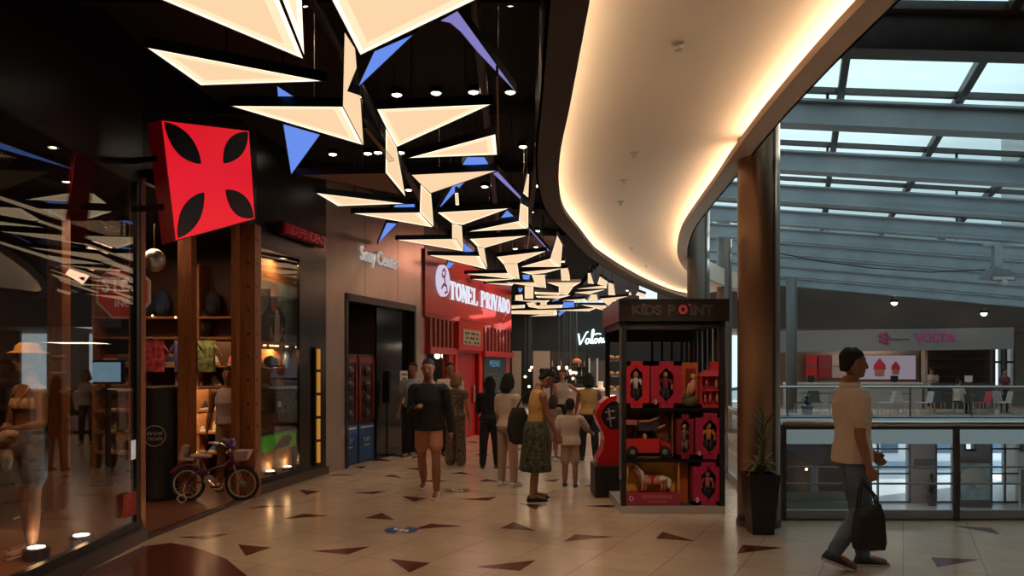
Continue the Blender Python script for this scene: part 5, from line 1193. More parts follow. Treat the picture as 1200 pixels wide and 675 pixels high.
def person(label, x, y, head, H, pose=None, female=False, sk=None, hair=None, hairlen=0., top=None, sleeve=.5, topext=0., bottom=None, legs='long', skirt=None, shoe=None, cat='person', name='person', voxel=.0085, z0=0., hat=None, collar=None, beltm=None, shape=1., bun=False, band=None, clog=False, beard=False, dressmat=None):
    P = dict(lean=0, nod=0, turn=0, ll=(0,0), rl=(0,0), la=(5,8,10), ra=(5,8,10), lf=0, rf=0, gripl=.5, gripr=.5, roll=0, spread=.012); P.update(pose or {})
    root = thing(name, label, cat, (x, y, z0), head)
    X = V((1,0,0)); up0 = V((0,0,1)); fw0 = V((0,1,0))
    ln = R(P['lean']); up = V((0, sin(ln), cos(ln))); fw = V((0, cos(ln), -sin(ln)))
    J = {}
    hipw = (.047 if not female else .049)*H
    for s, k, fk in ((-1,'ll','lf'),(1,'rl','rf')):
        th, kb = R(P[k][0]), R(P[k][1])
        hip = V((s*hipw,0,-.0)); kn = hip+V((s*P['spread']*H, sin(th), -cos(th)))*.245*H if False else hip+V((s*P['spread']*H, sin(th)*.245*H, -cos(th)*.245*H))
        an_ = kn+V((s*P['spread']*.5*H, sin(th-kb)*.235*H, -cos(th-kb)*.235*H))
        J[k] = (hip, kn, an_, R(P[fk]))
    low = min(J['ll'][2].z-.045*H-abs(sin(J['ll'][3]))*.10*H, J['rl'][2].z-.045*H-abs(sin(J['rl'][3]))*.10*H)
    O = V((0,0,-low)); cen = (J['ll'][2]+J['rl'][2])/2; O -= V((0,cen.y*.6,0))
    for k in ('ll','rl'): h_, kn, an_, f_ = J[k]; J[k] = (h_+O, kn+O, an_+O, f_)
    pel = O.copy()
    fem = female; c = H*shape
    T = ([(-.045,.070,.055,.0),(-.01,.100,.072,-.006),(.03,.100,.070,-.004),(.08,.078,.056,0),(.13,.076,.054,.004),(.19,.088,.066,.008),(.24,.090,.058,.002),(.285,.082,.045,-.004),(.31,.045,.036,-.004),(.335,.029,.031,.0),(.365,.028,.031,.006)] if fem else
         [(-.045,.070,.055,.0),(-.01,.093,.068,-.004),(.03,.090,.065,-.002),(.08,.085,.062,.002),(.13,.086,.062,.004),(.19,.098,.070,.004),(.24,.104,.068,.0),(.285,.098,.052,-.004),(.312,.056,.042,-.004),(.335,.036,.037,.0),(.365,.034,.036,.006)])
    def station(t_, rx, ry, fo, inf=0., n=16): 
        base = pel+up*(t_*H)+fw*(fo*H); return ring(base, X, fw, rx*c+inf, ry*c+inf, n)
    sh = {}
    for s, k in ((-1,'la'),(1,'ra')):
        pit, ab, el = [R(v) for v in P[k][:3]]; tw = R(P[k][3]) if len(P[k]) > 3 else 0
        S = pel+up*(.268*H)+X*s*(.098 if fem else .112)*c
        d1 = (X*s*sin(ab)+ (-up0*cos(pit)+fw0*sin(pit))*cos(ab)).normalized()
        E = S+d1*.17*H
        p2 = pit+el; d2 = (X*(s*sin(ab)*.6-s*sin(tw)) + (-up0*cos(p2)+fw0*sin(p2))*cos(ab*.6)).normalized()
        Wr = E+d2*.145*H; sh[k] = (S,E,Wr,d1,d2,s)
    hd = up.copy(); nk = R(P['nod']); hup = V((0, sin(ln+nk), cos(ln+nk))); hfw = V((0, cos(ln+nk), -sin(ln+nk)))
    neck = pel+up*(.335*H); tr = R(P['turn'])
    hX = X.copy(); Mt = Matrix.Rotation(tr, 3, hup); hX = Mt @ hX; hfw = Mt @ hfw
    HC = neck+hup*(.088*H)+hfw*.010*H
    q = MB()
    q.rings([station(*s_) for s_ in T])
    # head: stacked sections with brow, cheeks and chin
    hs = H*(1 if H > 1.35 else 1.18)
    sec = [(-.066,.018,.020,.024),(-.058,.030,.032,.020),(-.042,.037,.043,.010),(-.020,.041,.053,.003),(.0,.043,.058,-.001),(.020,.044,.059,-.003),(.040,.041,.052,-.006),(.054,.032,.041,-.006),(.063,.017,.024,-.006)]
    q.rings([ring(HC+hup*a*hs+hfw*f_*hs, hX, hfw, rx*hs, ry*hs, 14) for a, rx, ry, f_ in sec])
    q.tube([HC+hup*.012*hs+hfw*.050*hs, HC-hup*.006*hs+hfw*.062*hs, HC-hup*.018*hs+hfw*.064*hs, HC-hup*.022*hs+hfw*.050*hs], [.005*hs,.007*hs,.009*hs,.006*hs], 6)   # nose
    q.tube([HC-hup*.036*hs+hfw*.048*hs-hX*.012*hs, HC-hup*.036*hs+hfw*.054*hs, HC-hup*.036*hs+hfw*.048*hs+hX*.012*hs], .006*hs, 6)    # lips
    q.ell(HC-hup*.056*hs+hfw*.036*hs, .014*hs,.012*hs,.010*hs, 8)                             # chin
    for s in (-1,1): q.tube([HC+hX*s*.044*hs-hup*.018*hs, HC+hX*s*.049*hs, HC+hX*s*.049*hs+hup*.012*hs], [.005*hs,.007*hs,.006*hs], 6)   # ears
    k_ = .92 if fem else 1.
    for k in ('ll','rl'):
        hip, kn, an_, f_ = J[k]; limb(q, hip, kn, [.050*c,.046*c*k_,.040*c*k_,.033*c*k_], 12)
        limb(q, kn, an_, [.032*c*k_,.035*c*k_,.031*c*k_,.021*c], 12)
        toe = V((0, cos(f_), -sin(f_))); q.tube([an_-V((0,0,.012*H))-toe*.02*H, an_-V((0,0,.022*H))+toe*.05*H, an_-V((0,0,.030*H))+toe*.105*H], [.022*H,.024*H,.016*H], 8)
    for k in ('la','ra'):
        S,E,Wr,d1,d2,s = sh[k]
        q.tube([pel+up*.262*H+X*s*.05*c, S], [.040*c,.034*c*k_], 10)
        limb(q, S, E, [.035*c*k_,.030*c*k_,.026*c*k_,.0235*c*k_], 10); limb(q, E, Wr, [.024*c*k_,.0235*c*k_,.0185*c*k_,.0145*c], 10)
        # hand: palm, four unequal fingers and a thumb
        side = d2.cross(fw0 if abs(d2.dot(fw0)) < .9 else up0).normalized(); pn = side.cross(d2).normalized()
        if side.dot(X*s) < 0: side = -side      # side: away from the body
        thk, wid = side, pn if pn.dot(fw0) > 0 else -pn     # palm faces the thigh, thumb forward
        Pm = Wr+d2*.045*H
        q.rings([ring(Wr-d2*.004*H, wid, thk, .015*H,.011*H,10), ring(Wr+d2*.02*H, wid, thk, .022*H,.011*H,10), ring(Pm+d2*.006*H, wid, thk, .024*H,.009*H,10)])
        g = P['gripl' if k == 'la' else 'gripr']
        for i, (o_, L) in enumerate(((.0185,.040),(.0065,.044),(-.0065,.041),(-.018,.033))):
            b0 = Pm+wid*o_*H; a1 = R(18+55*g); a2 = R(40+110*g)
            p1 = b0+(d2*cos(a1*.5)-thk*sin(a1*.5))*L*H*.42; p2_ = p1+(d2*cos(a1)-thk*sin(a1))*L*H*.33; p3 = p2_+(d2*cos(a2)-thk*sin(a2))*L*H*.25
            q.tube([b0-d2*.008*H,p1,p2_,p3], [.0056*H,.0054*H,.005*H,.0042*H], 6)
        b0 = Wr+d2*.014*H+wid*.014*H; q.tube([b0, b0+wid*.014*H+d2*.014*H-thk*.004*H, b0+wid*.016*H+d2*.032*H-thk*.012*H], [.0085*H,.0068*H,.005*H], 6)
    body = put(remeshed(q, voxel), 'body', sk or skin, root)
    # eyes and brows
    if name == 'person' or name == 'mannequin':
        for s in (-1,1):
            q = MB(); q.ell(HC+hX*s*.017*hs+hup*.004*hs+hfw*.050*hs, .006*hs,.0045*hs,.003*hs, 8)
            if name == 'person': q.build('eye', hairb, parent=root, smooth=True)
            q = MB(); q.tube([HC+hX*s*.009*hs+hup*.014*hs+hfw*.053*hs, HC+hX*s*.024*hs+hup*.015*hs+hfw*.048*hs], .0016*hs, 5)
            if name == 'person': q.build('eyebrow', hair or hairb, parent=root, smooth=True)
    # hair
    if hair:
        q = MB()
        Q = Matrix((hX, hfw, hup)).transposed()
        q.rings([ring(HC+hup*a*hs+hfw*f_*hs, hX, hfw, rx*hs, ry*hs, 14) for a, rx, ry, f_ in ((-.040,.026,.018,-.036),(-.022,.039,.027,-.032),(-.004,.045,.036,-.024),(.014,.0475,.046,-.016),(.030,.0475,.057,-.008),(.046,.042,.052,-.008),(.060,.031,.040,-.008),(.069,.015,.020,-.008))])
        if hairlen:
            b_ = HC-hfw*.030*hs; pts = [b_+hup*.03*hs, b_-hup*.03*hs-hfw*.012*hs, b_-hup*.07*hs-hfw*.02*hs, HC-up0*(.06*H+hairlen)-hfw*(.045*H)]
            rs_ = []
            for i, p_ in enumerate(pts): rs_.append(ring(p_, hX, hfw, (.046,.058,.062,.040)[i]*hs, (.034,.034,.030,.016)[i]*hs, 12))
            q.rings(rs_)
            for s in (-1,1): q.tube([HC+hX*s*.044*hs+hup*.03*hs, HC+hX*s*.052*hs-hup*.02*hs-hfw*.005*hs, HC+hX*s*.050*hs-hup*.07*hs-hfw*.018*hs], [.012*hs,.018*hs,.014*hs], 8)
        rr = random.Random(int(H*1000)+len(label))
        for _ in range(16 if not hairlen else 8):
            a_ = rr.uniform(0,6.28); b2 = rr.uniform(.2,1.3); q.ell(HC+hup*(.026+.040*sin(b2))*hs+hX*cos(a_)*cos(b2)*.040*hs+hfw*(sin(a_)*cos(b2)*.048-.008)*hs, .013*hs,.013*hs,.011*hs, 6)
        if bun: q.ell(HC-hfw*.062*hs+hup*.02*hs, .026*hs,.024*hs,.026*hs, 10)
        put(remeshed(q, .008), 'hair', hair, root)
    if beard:
        q = MB(); q.rings([ring(HC+hup*a*hs+hfw*f_*hs, hX, hfw, rx*hs, ry*hs, 14) for a, rx, ry, f_ in ((-.070,.018,.020,.024),(-.060,.032,.035,.020),(-.042,.039,.046,.008),(-.03,.040,.040,.0))]); put(remeshed(q, .006), 'beard', hair, root)
    if hat:
        q = MB(); q.rings([ring(HC+hup*a*hs+hfw*-.004*hs, hX, hfw, rx*hs, ry*hs, 18) for a, rx, ry in ((.026,.085,.095),(.030,.083,.093),(.040,.052,.063),(.062,.048,.058),(.078,.032,.040),(.080,.01,.012))]); q.build('hat', hat, parent=root, smooth=True)
    inf = .011
    if top:
        q = MB(); t0 = (.03 - topext)
        rows = [s_ for s_ in T if s_[0] >= t0-1e-6 and s_[0] <= .313]
        R0 = [station(*s_, inf=inf+(.024 if s_[0] < .04 else .012 if s_[0] < .2 else .002)*(.5 if fem else 1)) for s_ in rows]
        R0 = [[p_-up*.02*H for p_ in R0[0]]]+R0
        q.rings(R0)
        if sleeve > 0:
            for k in ('la','ra'):
                S,E,Wr,d1,d2,s = sh[k]
                q.tube([pel+up*.258*H+X*s*.045*c, S], [.047*c,.046*c*k_], 12)
                if sleeve <= 1: limb(q, S, S.lerp(E, sleeve), [.045*c*k_,.044*c*k_,.042*c*k_], 12)
                else: limb(q, S, E, [.044*c*k_,.039*c,.035*c], 12); limb(q, E, E.lerp(Wr, sleeve-1), [.036*c,.031*c,.026*c], 12)
        else:
            for s in (-1,1): q.tube([pel+up*.245*H+X*s*.06*c, pel+up*.288*H+X*s*.062*c], [.045*c,.038*c], 10)
        put(remeshed(q, .009), 'top', top, root)
    if band:
        q = MB(); rows = [(.185,.088,.066,.008),(.20,.090,.070,.010),(.222,.091,.066,.006),(.235,.089,.060,.002)]; q.rings([station(*s_, inf=inf) for s_ in rows], cap=False); q.build('bandeau_top', band, parent=root, smooth=True)
        q = MB()
        for s in (-1,1): q.tube([pel+up*.235*H+X*s*.05*c+fw*.058*c, pel+up*.285*H+X*s*.05*c+fw*.03*c, pel+up*.30*H+X*s*.045*c-fw*.01*c], .005*H, 5)
        q.build('shoulder_strap', band, parent=root, smooth=True)
    if collar:
        q = MB(); b_ = pel+up*.318*H; q.rings([ring(b_-up*.004*H, X, fw, .056*c, .048*c, 16), ring(b_+up*.016*H, X, fw, .042*c, .043*c, 16), ring(b_+up*.016*H, X, fw, .037*c, .038*c, 16)], cap=False); q.build('collar', collar, parent=root, smooth=True)
    if bottom and legs:
        q = MB(); i2 = .010
        q.rings([station(*s_, inf=i2) for s_ in T[:4 if not dressmat else 3]])
        for k in ('ll','rl'):
            hip, kn, an_, f_ = J[k]
            if legs == 'long':
                limb(q, hip, kn, [.055*c,.054*c,.049*c,.043*c], 12); e_ = kn.lerp(an_, .97); limb(q, kn, e_, [.043*c,.041*c,.037*c,.033*c], 12)
            elif legs == 'wide':
                limb(q, hip, kn, [.057*c,.056*c,.054*c,.054*c], 12); limb(q, kn, kn.lerp(an_, .95), [.056*c,.058*c,.060*c,.062*c], 12)
            elif legs == 'knee': limb(q, hip, hip.lerp(kn, .9), [.056*c,.057*c,.057*c,.056*c], 12)
            else: limb(q, hip, hip.lerp(kn, .62), [.056*c,.056*c,.055*c], 12)
        put(remeshed(q, .009), 'trousers' if legs in ('long','wide') else 'shorts', bottom, root)
    if skirt:
        m_, ln_, fl = skirt; q = MB(); rs_ = []
        n_ = 36
        for i in range(9):
            u = i/8; cen = pel+up*(.075*H*(1-u))*1 + V((0,0,-u*ln_*H)) + V((0,.0,0)); kk = [.082,.102,.110,.114,.118,.122,.126,.130,.134][i]
            rs_.append([cen+X*(kk*fl*(1+.045*u*sin(j*2*pi/n_*9+i*.2)))*c*cos(2*pi*j/n_)+fw0*(kk*.80*fl*(1+.05*u*sin(j*2*pi/n_*9+i*.2)))*c*sin(2*pi*j/n_) for j in range(n_)])
        q.rings(rs_); q.build('skirt', m_, parent=root, smooth=True)
    if beltm:
        q = MB(); q.rings([station(.055,.092,.066,0,inf=.014), station(.072,.090,.065,0,inf=.014)], cap=False); q.build('belt', beltm, parent=root, smooth=True)
    if shoe:
        for k in ('ll','rl'):
            hip, kn, an_, f_ = J[k]; toe = V((0, cos(f_), -sin(f_))); nu = V((0, sin(f_), cos(f_)))
            q = MB(); b_ = an_-nu*.045*H
            S_ = [(-.038,.018,.022),(-.028,.024,.050),(.0,.026,.060 if not clog else .030),(.035,.028,.042),(.07,.029,.026),(.10,.025,.020),(.118,.014,.012)]
            q.rings([[b_+toe*a*H+X*w_*H*cos(t__)+nu*(h_*H*.5+h_*H*.5*sin(t__)) for t__ in [2*pi*j/12 for j in range(12)]] for a, w_, h_ in S_]); o = q.build('shoe', shoe, parent=root, smooth=True)
            q = MB(); q.rings([[b_+toe*a*H+X*(w_+.002)*H*cx__+nu*(z__*H) for cx__, z__ in ((-1,-.004),(1,-.004),(1,.009),(-1,.009))] for a, w_, h_ in S_]); q.build('sole', mat('sole_white', (.55,.5,.45), .6) if not clog else black, parent=o)
    Mr = Matrix.Rotation(head, 3, 'Z'); root_loc = V((x,y,z0))
    info = {k: root_loc+Mr@v for k, v in dict(la=sh['la'][2]+sh['la'][4]*.05*H, ra=sh['ra'][2]+sh['ra'][4]*.05*H, pel=pel, HC=HC, shl=sh['la'][0], shr=sh['ra'][0], chest=pel+up*.2*H).items()}
    return root, info
def px_at(px, py, side=0):
    return flr(px, py)
# materials
polo = mat('polo_cream', (.64,.52,.42), .85, bump=.2, bscale=60); jeans = mat('jeans_blue', (.09,.13,.20), .85, noise=.35, nscale=7)
sweater = mat('sweater_black', (.010,.009,.010), .9); salmon = mat('shorts_salmon', (.44,.20,.13), .8)
yel = mat('top_mustard', (.48,.27,.09), .85, bump=.2, bscale=50); whitec = mat('cloth_offwhite', (.52,.41,.34), .85); beige = mat('cloth_beige', (.34,.23,.17), .85)
darkc = mat('cloth_black', (.012,.010,.012), .9); shoeb = mat('shoe_black', (.02,.018,.018), .6); shoew = mat('shoe_white', (.62,.56,.52), .6)
leafy = mat('skirt_leaf_print', (.05,.055,.03), .85, noise=.95, nscale=22); dots = mat('dotted_print', (.13,.09,.07), .85, noise=.9, nscale=40)
# 1 man in polo, walking to the right
p = flr(995, 667); 
r1, i1 = person('man in cream polo shirt and jeans walking past the balustrade with a black bag', 2.80, 6.36, R(-93), 1.80,
  dict(lean=-2, nod=4, ll=(10,4), rl=(6,40), rf=20, la=(20,4,20), ra=(-3,6,18), gripr=1.0, gripl=.6, spread=0.004), sk=skin, hair=hairb, top=polo, topext=.045, sleeve=.62, bottom=jeans, legs='long', shoe=mat('sneaker_dark', (.03,.032,.04), .6), collar=polo, voxel=.007)
q = MB(); q.rings([ring(V(i1['shr'])-V((0,0,0)), V((1,0,0)), V((0,1,0)), .001,.001,6) for _ in (0,1)]) if False else None
hb = i1['ra']
bx_, by_ = hb.x-.04, hb.y-.02
t = thing('handbag', 'black leather bag with long straps hanging from the hand of the walking man', 'bag', (bx_,by_,.22), R(5))
q = MB(); q.rings([[(-.105,-.05,0),(.105,-.05,0),(.105,.05,0),(-.105,.05,0)],[(-.115,-.06,.06),(.115,-.06,.06),(.115,.06,.06),(-.115,.06,.06)],[(-.10,-.055,.27),(.10,-.055,.27),(.10,.055,.27),(-.10,.055,.27)],[(-.09,-.02,.33),(.09,-.02,.36),(.09,.02,.36),(-.09,.02,.33)]]); q.build('pouch', mat('bag_leather', (.008,.008,.010), .5, bump=.3), parent=t)
hz = hb.z-.22
for dy in (-.02,.02): q = MB(); q.tube([(-.09,dy,.33),(-.075,dy,.45),(-.052,0,hz-.0),(-.02,dy,.50),(.05,dy,.42),(.07,dy,.34)], .009, 6); q.build('strap', mat('bag_leather', (.008,.008,.010)), parent=t, smooth=True)
q = MB(); q.lathe([(.02,0),(.02,.01)], (0,0,0), 10); 
# 2 man in black sweater, walking towards the camera
p = flr(508, 581)
r2, i2 = person('man in black sweater and salmon shorts walking towards the camera', p.x-.05, p.y, R(176), 1.75,
  dict(lean=2, nod=2, ll=(8,4), rl=(-6,28), rf=0, la=(-8,12,12), ra=(12,4,98,35), gripr=.9), sk=skin, hair=hairb, top=sweater, topext=.045, sleeve=1.95, bottom=salmon, legs='short', shoe=shoew, voxel=.008)
# 3 man behind
p = flr(484, 536); person('man in dark trousers mostly hidden behind the man in black sweater', p.x, p.y, R(160), 1.74, dict(la=(4,6,20)), sk=skin, hair=hairb, top=mat('cloth_bluegrey', (.30,.33,.38), .85), sleeve=.6, bottom=darkc, shoe=shoeb)
# 5 man in beige behind the blonde woman
p = flr(527, 534); person('dark haired man in pale shirt behind the blond woman', p.x, p.y, R(200), 1.74, dict(la=(4,6,15)), sk=skin, hair=hairb, top=whitec, sleeve=.6, bottom=darkc, shoe=shoeb)
# 4 blond woman in long patterned jumpsuit
p = flr(534, 546); person('blond woman seen from behind in a long dotted jumpsuit', p.x, p.y, R(-15), 1.56, dict(la=(3,6,10), ra=(3,10,12), ll=(2,2), rl=(-3,2)), female=True, sk=skin2, hair=hairy, hairlen=.06, top=dots, sleeve=.25, bottom=dots, legs='wide', shoe=shoeb)
# 6 woman in black
p = flr(574, 549); person('woman in black clothes with long dark hair, back turned, near the red shop', p.x, p.y, R(5), 1.50, dict(la=(20,6,60), ra=(8,8,20), spread=.02), female=True, sk=skin, hair=hairb, hairlen=.16, top=darkc, topext=.03, sleeve=1.9, bottom=darkc, legs='long', shoe=shoeb, shape=1.1)
# 7 woman in white tee
p = flr(601, 570); person('woman in white tee and beige trousers standing behind the woman in a leaf print skirt', p.x-.07, p.y, R(-35), 1.56, dict(la=(4,6,12), ra=(10,6,30)), female=True, sk=skin2, hair=hairb, hairlen=.08, top=whitec, topext=.03, sleeve=.7, bottom=beige, legs='long', shoe=shoew)
# 8 woman with yellow top and leaf skirt
p = flr(626, 586)
r8, i8 = person('woman in sleeveless yellow top and dark leaf print skirt looking down', p.x, p.y, R(-72), 1.66,
  dict(lean=5, nod=34, turn=-8, ll=(4,4), rl=(-4,4), la=(8,4,14), ra=(14,5,12)), female=True, sk=skin, hair=hairb, bun=True, top=yel, topext=-.04, sleeve=0, skirt=(leafy,.30,1.10), bottom=leafy, legs='short', shoe=shoeb, clog=True)
t = thing('tote_bag', 'dark tote bag hanging behind the woman in the yellow top', 'bag', (i8['shl'].x-.20, i8['shl'].y-.06, i8['shl'].z-.62), R(10))
q = MB(); q.rings([ring(V((0,0,z)), V((1,0,0)), V((0,1,0)), a, .07, 16) for a, z in ((.06,.0),(.12,.04),(.15,.18),(.13,.34),(.08,.46))]); q.build('pouch', mat('tote_cloth', (.016,.014,.018), .9), parent=t, smooth=True)
q = MB(); q.tube([(-.02,0,.45),(.05,.02,.58),(.14,.04,.66),(.19,.05,.67)], .011, 6); q.build('strap', mat('tote_cloth', (.016,.014,.018)), parent=t, smooth=True)
# 9 woman facing camera at the bar
p = flr(660, 518); person('woman in white sleeveless top facing the camera, one arm on the counter', p.x-.02, p.y, R(175), 1.60, dict(la=(10,55,15), ra=(5,10,30), nod=4), female=True, sk=skin2, hair=hairn, hairlen=.04, top=whitec, topext=.0, sleeve=0, bottom=darkc, legs='long', shoe=shoeb)
# 10 girl in grey dress
p = flr(648, 540); gd = mat('dress_grey', (.22,.16,.13), .85, noise=.3, nscale=20); person('little girl in a pale grey dress with long brown hair, behind the boy', p.x, p.y, R(-20), 1.16, dict(la=(3,6,8), ra=(6,8,20), ll=(8,6), rl=(-8,8)), female=True, sk=skin, hair=hairn, hairlen=.12, top=gd, sleeve=.3, skirt=(gd,.22,1.15), bottom=gd, legs='short', shoe=shoew)
# 11 boy
p = flr(668, 571); person('small boy in white shirt and beige shorts, back turned, holding out one hand', p.x, p.y, R(-12), 1.20, dict(la=(-4,16,10), ra=(28,28,42), ll=(4,2), rl=(-2,4)), sk=skin, hair=hairb, top=whitec, topext=.05, sleeve=.8, bottom=beige, legs='knee', shoe=shoeb, shape=1.06)
# 12 woman in yellow top at the counter
p = flr(690, 540)
r12, i12 = person('woman in mustard sleeveless top and black trousers, back turned, by the counter', p.x, p.y, R(-5), 1.55, dict(la=(22,10,30), ra=(20,12,70), ll=(2,2), rl=(-2,2), spread=.02), female=True, sk=skin, hair=hairb, hairlen=.06, top=yel, sleeve=0, bottom=darkc, legs='long', shoe=shoeb, shape=1.08)
t = thing('shoulder_bag', 'black shoulder bag on the right side of the woman in the mustard top', 'bag', (i12['shr'].x+.06, i12['shr'].y-.02, i12['shr'].z-.52), R(80))
q = MB(); q.rings([ring(V((0,0,z)), V((1,0,0)), V((0,1,0)), a, .05, 14) for a, z in ((.08,.0),(.12,.05),(.12,.2),(.08,.26))]); q.build('pouch', darkc, parent=t, smooth=True)
q = MB(); q.tube([(-.07,0,.24),(-.03,.02,.46),(.0,.05,.55),(.03,.02,.46),(.07,0,.24)], .009, 6); q.build('strap', darkc, parent=t, smooth=True)
# mannequins
mk = mat('mannequin_brown', (.30,.14,.07), .35)
r_, im = person('mannequin in yellow hat, striped bandeau top and denim shorts in the display window', -3.98, 6.35, R(150), 1.70, dict(la=(10,22,75), ra=(6,14,20), ll=(3,0), rl=(-2,6)), female=True, sk=mk, cat='mannequin', name='mannequin', band=mat('stripe_top', (.6,.30,.14), .7, noise=.9, nscale=18, stretch=(1,1,.05)), hat=mat('hat_yellow', (.75,.36,.06), .7), bottom=mat('denim', (.12,.14,.17), .85, noise=.4, nscale=12), legs='short', shoe=mat('shoe_pink', (.5,.34,.3), .6), z0=.12)
t = thing('beach_bag', 'crumpled pale patterned bag held at the hip of the bikini mannequin', 'bag', (im['la'].x+.04, im['la'].y-.02, im['la'].z-.16))
q = MB(); q.ell((0,0,.10),.08,.06,.07,12); q.ell((.05,-.02,.13),.05,.04,.04,10); q.ell((-.01,0,-.03),.045,.04,.12,10); q.build('pouch', mat('bag_print', (.42,.26,.17), .8, noise=.8, nscale=16), parent=t, smooth=True)
person('mannequin in white tank top and yellow shorts inside the shop behind the bicycle', -3.80, 10.3, R(190), 1.60, dict(la=(0,12,10), ra=(-4,12,20)), female=False, sk=mk, cat='mannequin', name='mannequin', hair=hairb, top=whitec, sleeve=0, bottom=mat('cloth_yellow', (.40,.28,.10), .8), legs='short', shoe=shoew, z0=.05)
# ================================================================ FAR SIDE
FY = 34.5
def fx(px, y=FY): return (px-600)/F*y
m = MB(); m.mi = 0; m.bx((fx(900),FY+.5,0),(fx(1084),FY+.7,3.4)); m.mi = 1; m.bx((fx(1084),FY+.5,0),(fx(1168),FY+.7,3.4))
m.mi = 0
for a, b in ((1168,1173),(1181,1187),(1196,1320)): m.bx((fx(a),FY+.5,0),(fx(b),FY+.7,4.6))
for a, b in ((1173,1181),(1187,1196)): m.bx((fx(a),FY+.5,0),(fx(b),FY+.7,.9)); m.bx((fx(a),FY+.5,zat(404,FY)),(fx(b),FY+.7,4.6))
m.bx((8.7,31.9,0),(8.9,FY+.7,3.4))
struct(m, 'wall_far_shop', [mat('far_beige', (.30,.24,.20), .7), mat('far_brown', (.10,.05,.035), .6, noise=.3)])
for a, b in ((1173,1181),(1187,1196)):
    w = MB(); 
    for x in (fx(a),fx(b)): w.bx((x-.04,FY+.45,.9),(x+.04,FY+.55,zat(404,FY)))
    w.bx((fx(a),FY+.45,1.9),(fx(b),FY+.55,2.0)); o = struct(w, 'window_%d' % n, mat('blue_grey_frame', (.10,.12,.17))); n += 1
    g = MB(); g.bx((fx(a),FY+.52,.9),(fx(b),FY+.53,zat(404,FY))); g.build('window_pane', clearg, parent=o)
BYd = 31.4
t = thing('shop_sign_band', 'long pale sign band with pink letters over the ice cream shop', 'sign', (fx(1050,BYd),BYd,2.38))
def bz(y): return zat(y,BYd)
q = MB(); q.hexa([(fx(905,BYd),BYd,bz(413)),(fx(1188,BYd),BYd,bz(409)),(fx(1188,BYd),BYd+.15,bz(409)),(fx(905,BYd),BYd+.15,bz(413))],[(fx(905,BYd),BYd,bz(388)),(fx(1188,BYd),BYd,bz(383.5)),(fx(1188,BYd),BYd+.15,bz(383.5)),(fx(905,BYd),BYd+.15,bz(388))]); q.build('band', mat('band_grey', (.24,.21,.20), .6), parent=t, world=True)
pk = mat('pink_letters', (.42,.05,.22), .4, emit=.10)
text('lettering', 'VOLTA', pk, .5, .04, (fx(1096,BYd)-t.location.x,-.03,bz(400)-2.38), parent=t, width=fx(1120,BYd)-fx(1072,BYd), bold=.01)
text('small_lettering', 'yogurteria', mat('small_letters', (.10,.07,.07), .5), .12, .02, (fx(1054,BYd)-t.location.x,-.02,bz(398.5)-2.38), parent=t, width=.8)
q = MB()
for a in (0,1.25,2.5,3.77,5.0): q.ell((fx(1036,BYd)+.17*cos(a),BYd-.03,bz(396)+.17*sin(a)),.10,.02,.10,8)
q.tube([(fx(1036,BYd),BYd-.04,bz(396)),(fx(1041,BYd),BYd-.04,bz(403))], .03, 6); q.build('flower_logo', mat('logo_wine', (.30,.04,.10), .5), parent=t, world=True)
t = thing('light_box_menu', 'backlit white panel with two red ice cream pictures above the far counter', 'sign', (fx(1050),FY+.3,1.05))
q = MB(); q.bx((fx(999),FY+.3,zat(446,FY)),(fx(1078),FY+.45,zat(415,FY))); q.build('casing', grey, parent=t, world=True)
q = MB(); q.bx((fx(1001),FY+.28,zat(444.5,FY)),(fx(1077),FY+.3,zat(416.5,FY))); q.build('face', emis('menu_glow', (.62,.52,.62), .34), parent=t, world=True)
for px in (1034, 1053):
    sc2 = 1 if px == 1034 else .72
    q = MB(); cx0, cz0 = fx(px), zat(433,FY); pts = [(-.28,0),(-.26,.2),(-.14,.36),(0,.52),(.14,.36),(.26,.2),(.28,0)]
    q.rings([[(cx0+a*sc2,y_,cz0+b*sc2) for a,b in pts] for y_ in (FY+.27,FY+.25)]); q.build('ice_cream_picture', mat('ice_red', (.30,.02,.05), .5, emit=.08), parent=t, world=True)
    q = MB(); pts = [(-.2,-.32),(-.24,0),(.24,0),(.2,-.32)]; q.rings([[(cx0+a*sc2,y_,cz0+b*sc2) for a,b in pts] for y_ in (FY+.27,FY+.25)]); q.build('cup_picture', mat('cup_tan', (.30,.18,.13), .5), parent=t, world=True)
for i, (a, b, c) in enumerate(((948,961,(.42,.03,.03)),(963,977,(.22,.02,.03)),(979,996,(.32,.26,.25)))):
    q = MB(); q.bx((fx(a),FY+.35,zat(443,FY)),(fx(b),FY+.45,zat(416,FY))); q.mi = 1; q.bx((fx(a)+.02,FY+.34,zat(430,FY)),(fx(b)-.02,FY+.35,zat(429,FY))); q.build('wall_menu', [mat('menu_%d' % i, c, .5, emit=.12), grey], label=['bright red menu panel at the far shop, leftmost','dark red menu panel at the far shop, second','pale grey menu panel at the far shop, third'][i], cat='sign')
t = thing('far_counter', 'long pale counter in front of the ice cream shop', 'counter', (fx(1020),31.6,0))
q = MB(); q.bx((fx(925,31.6),31.7,0),(fx(1082,31.6),32.3,1.0)); q.build('front', mat('far_counter', (.36,.31,.28), .5), parent=t, world=True)
q = MB(); q.bx((fx(925,31.6),31.6,1.0),(fx(1082,31.6),32.4,1.08)); q.build('worktop', mat('far_top', (.5,.45,.42), .4), parent=t, world=True)
q = MB(); q.bx((fx(1084,31.7),31.7,0),(fx(1087,31.7),32.0,3.4)); q.build('far_pillar', mat('far_beige', (.3,.24,.2)), label='thin beige pillar dividing the ice cream shop from the dark shelves', cat='pillar')
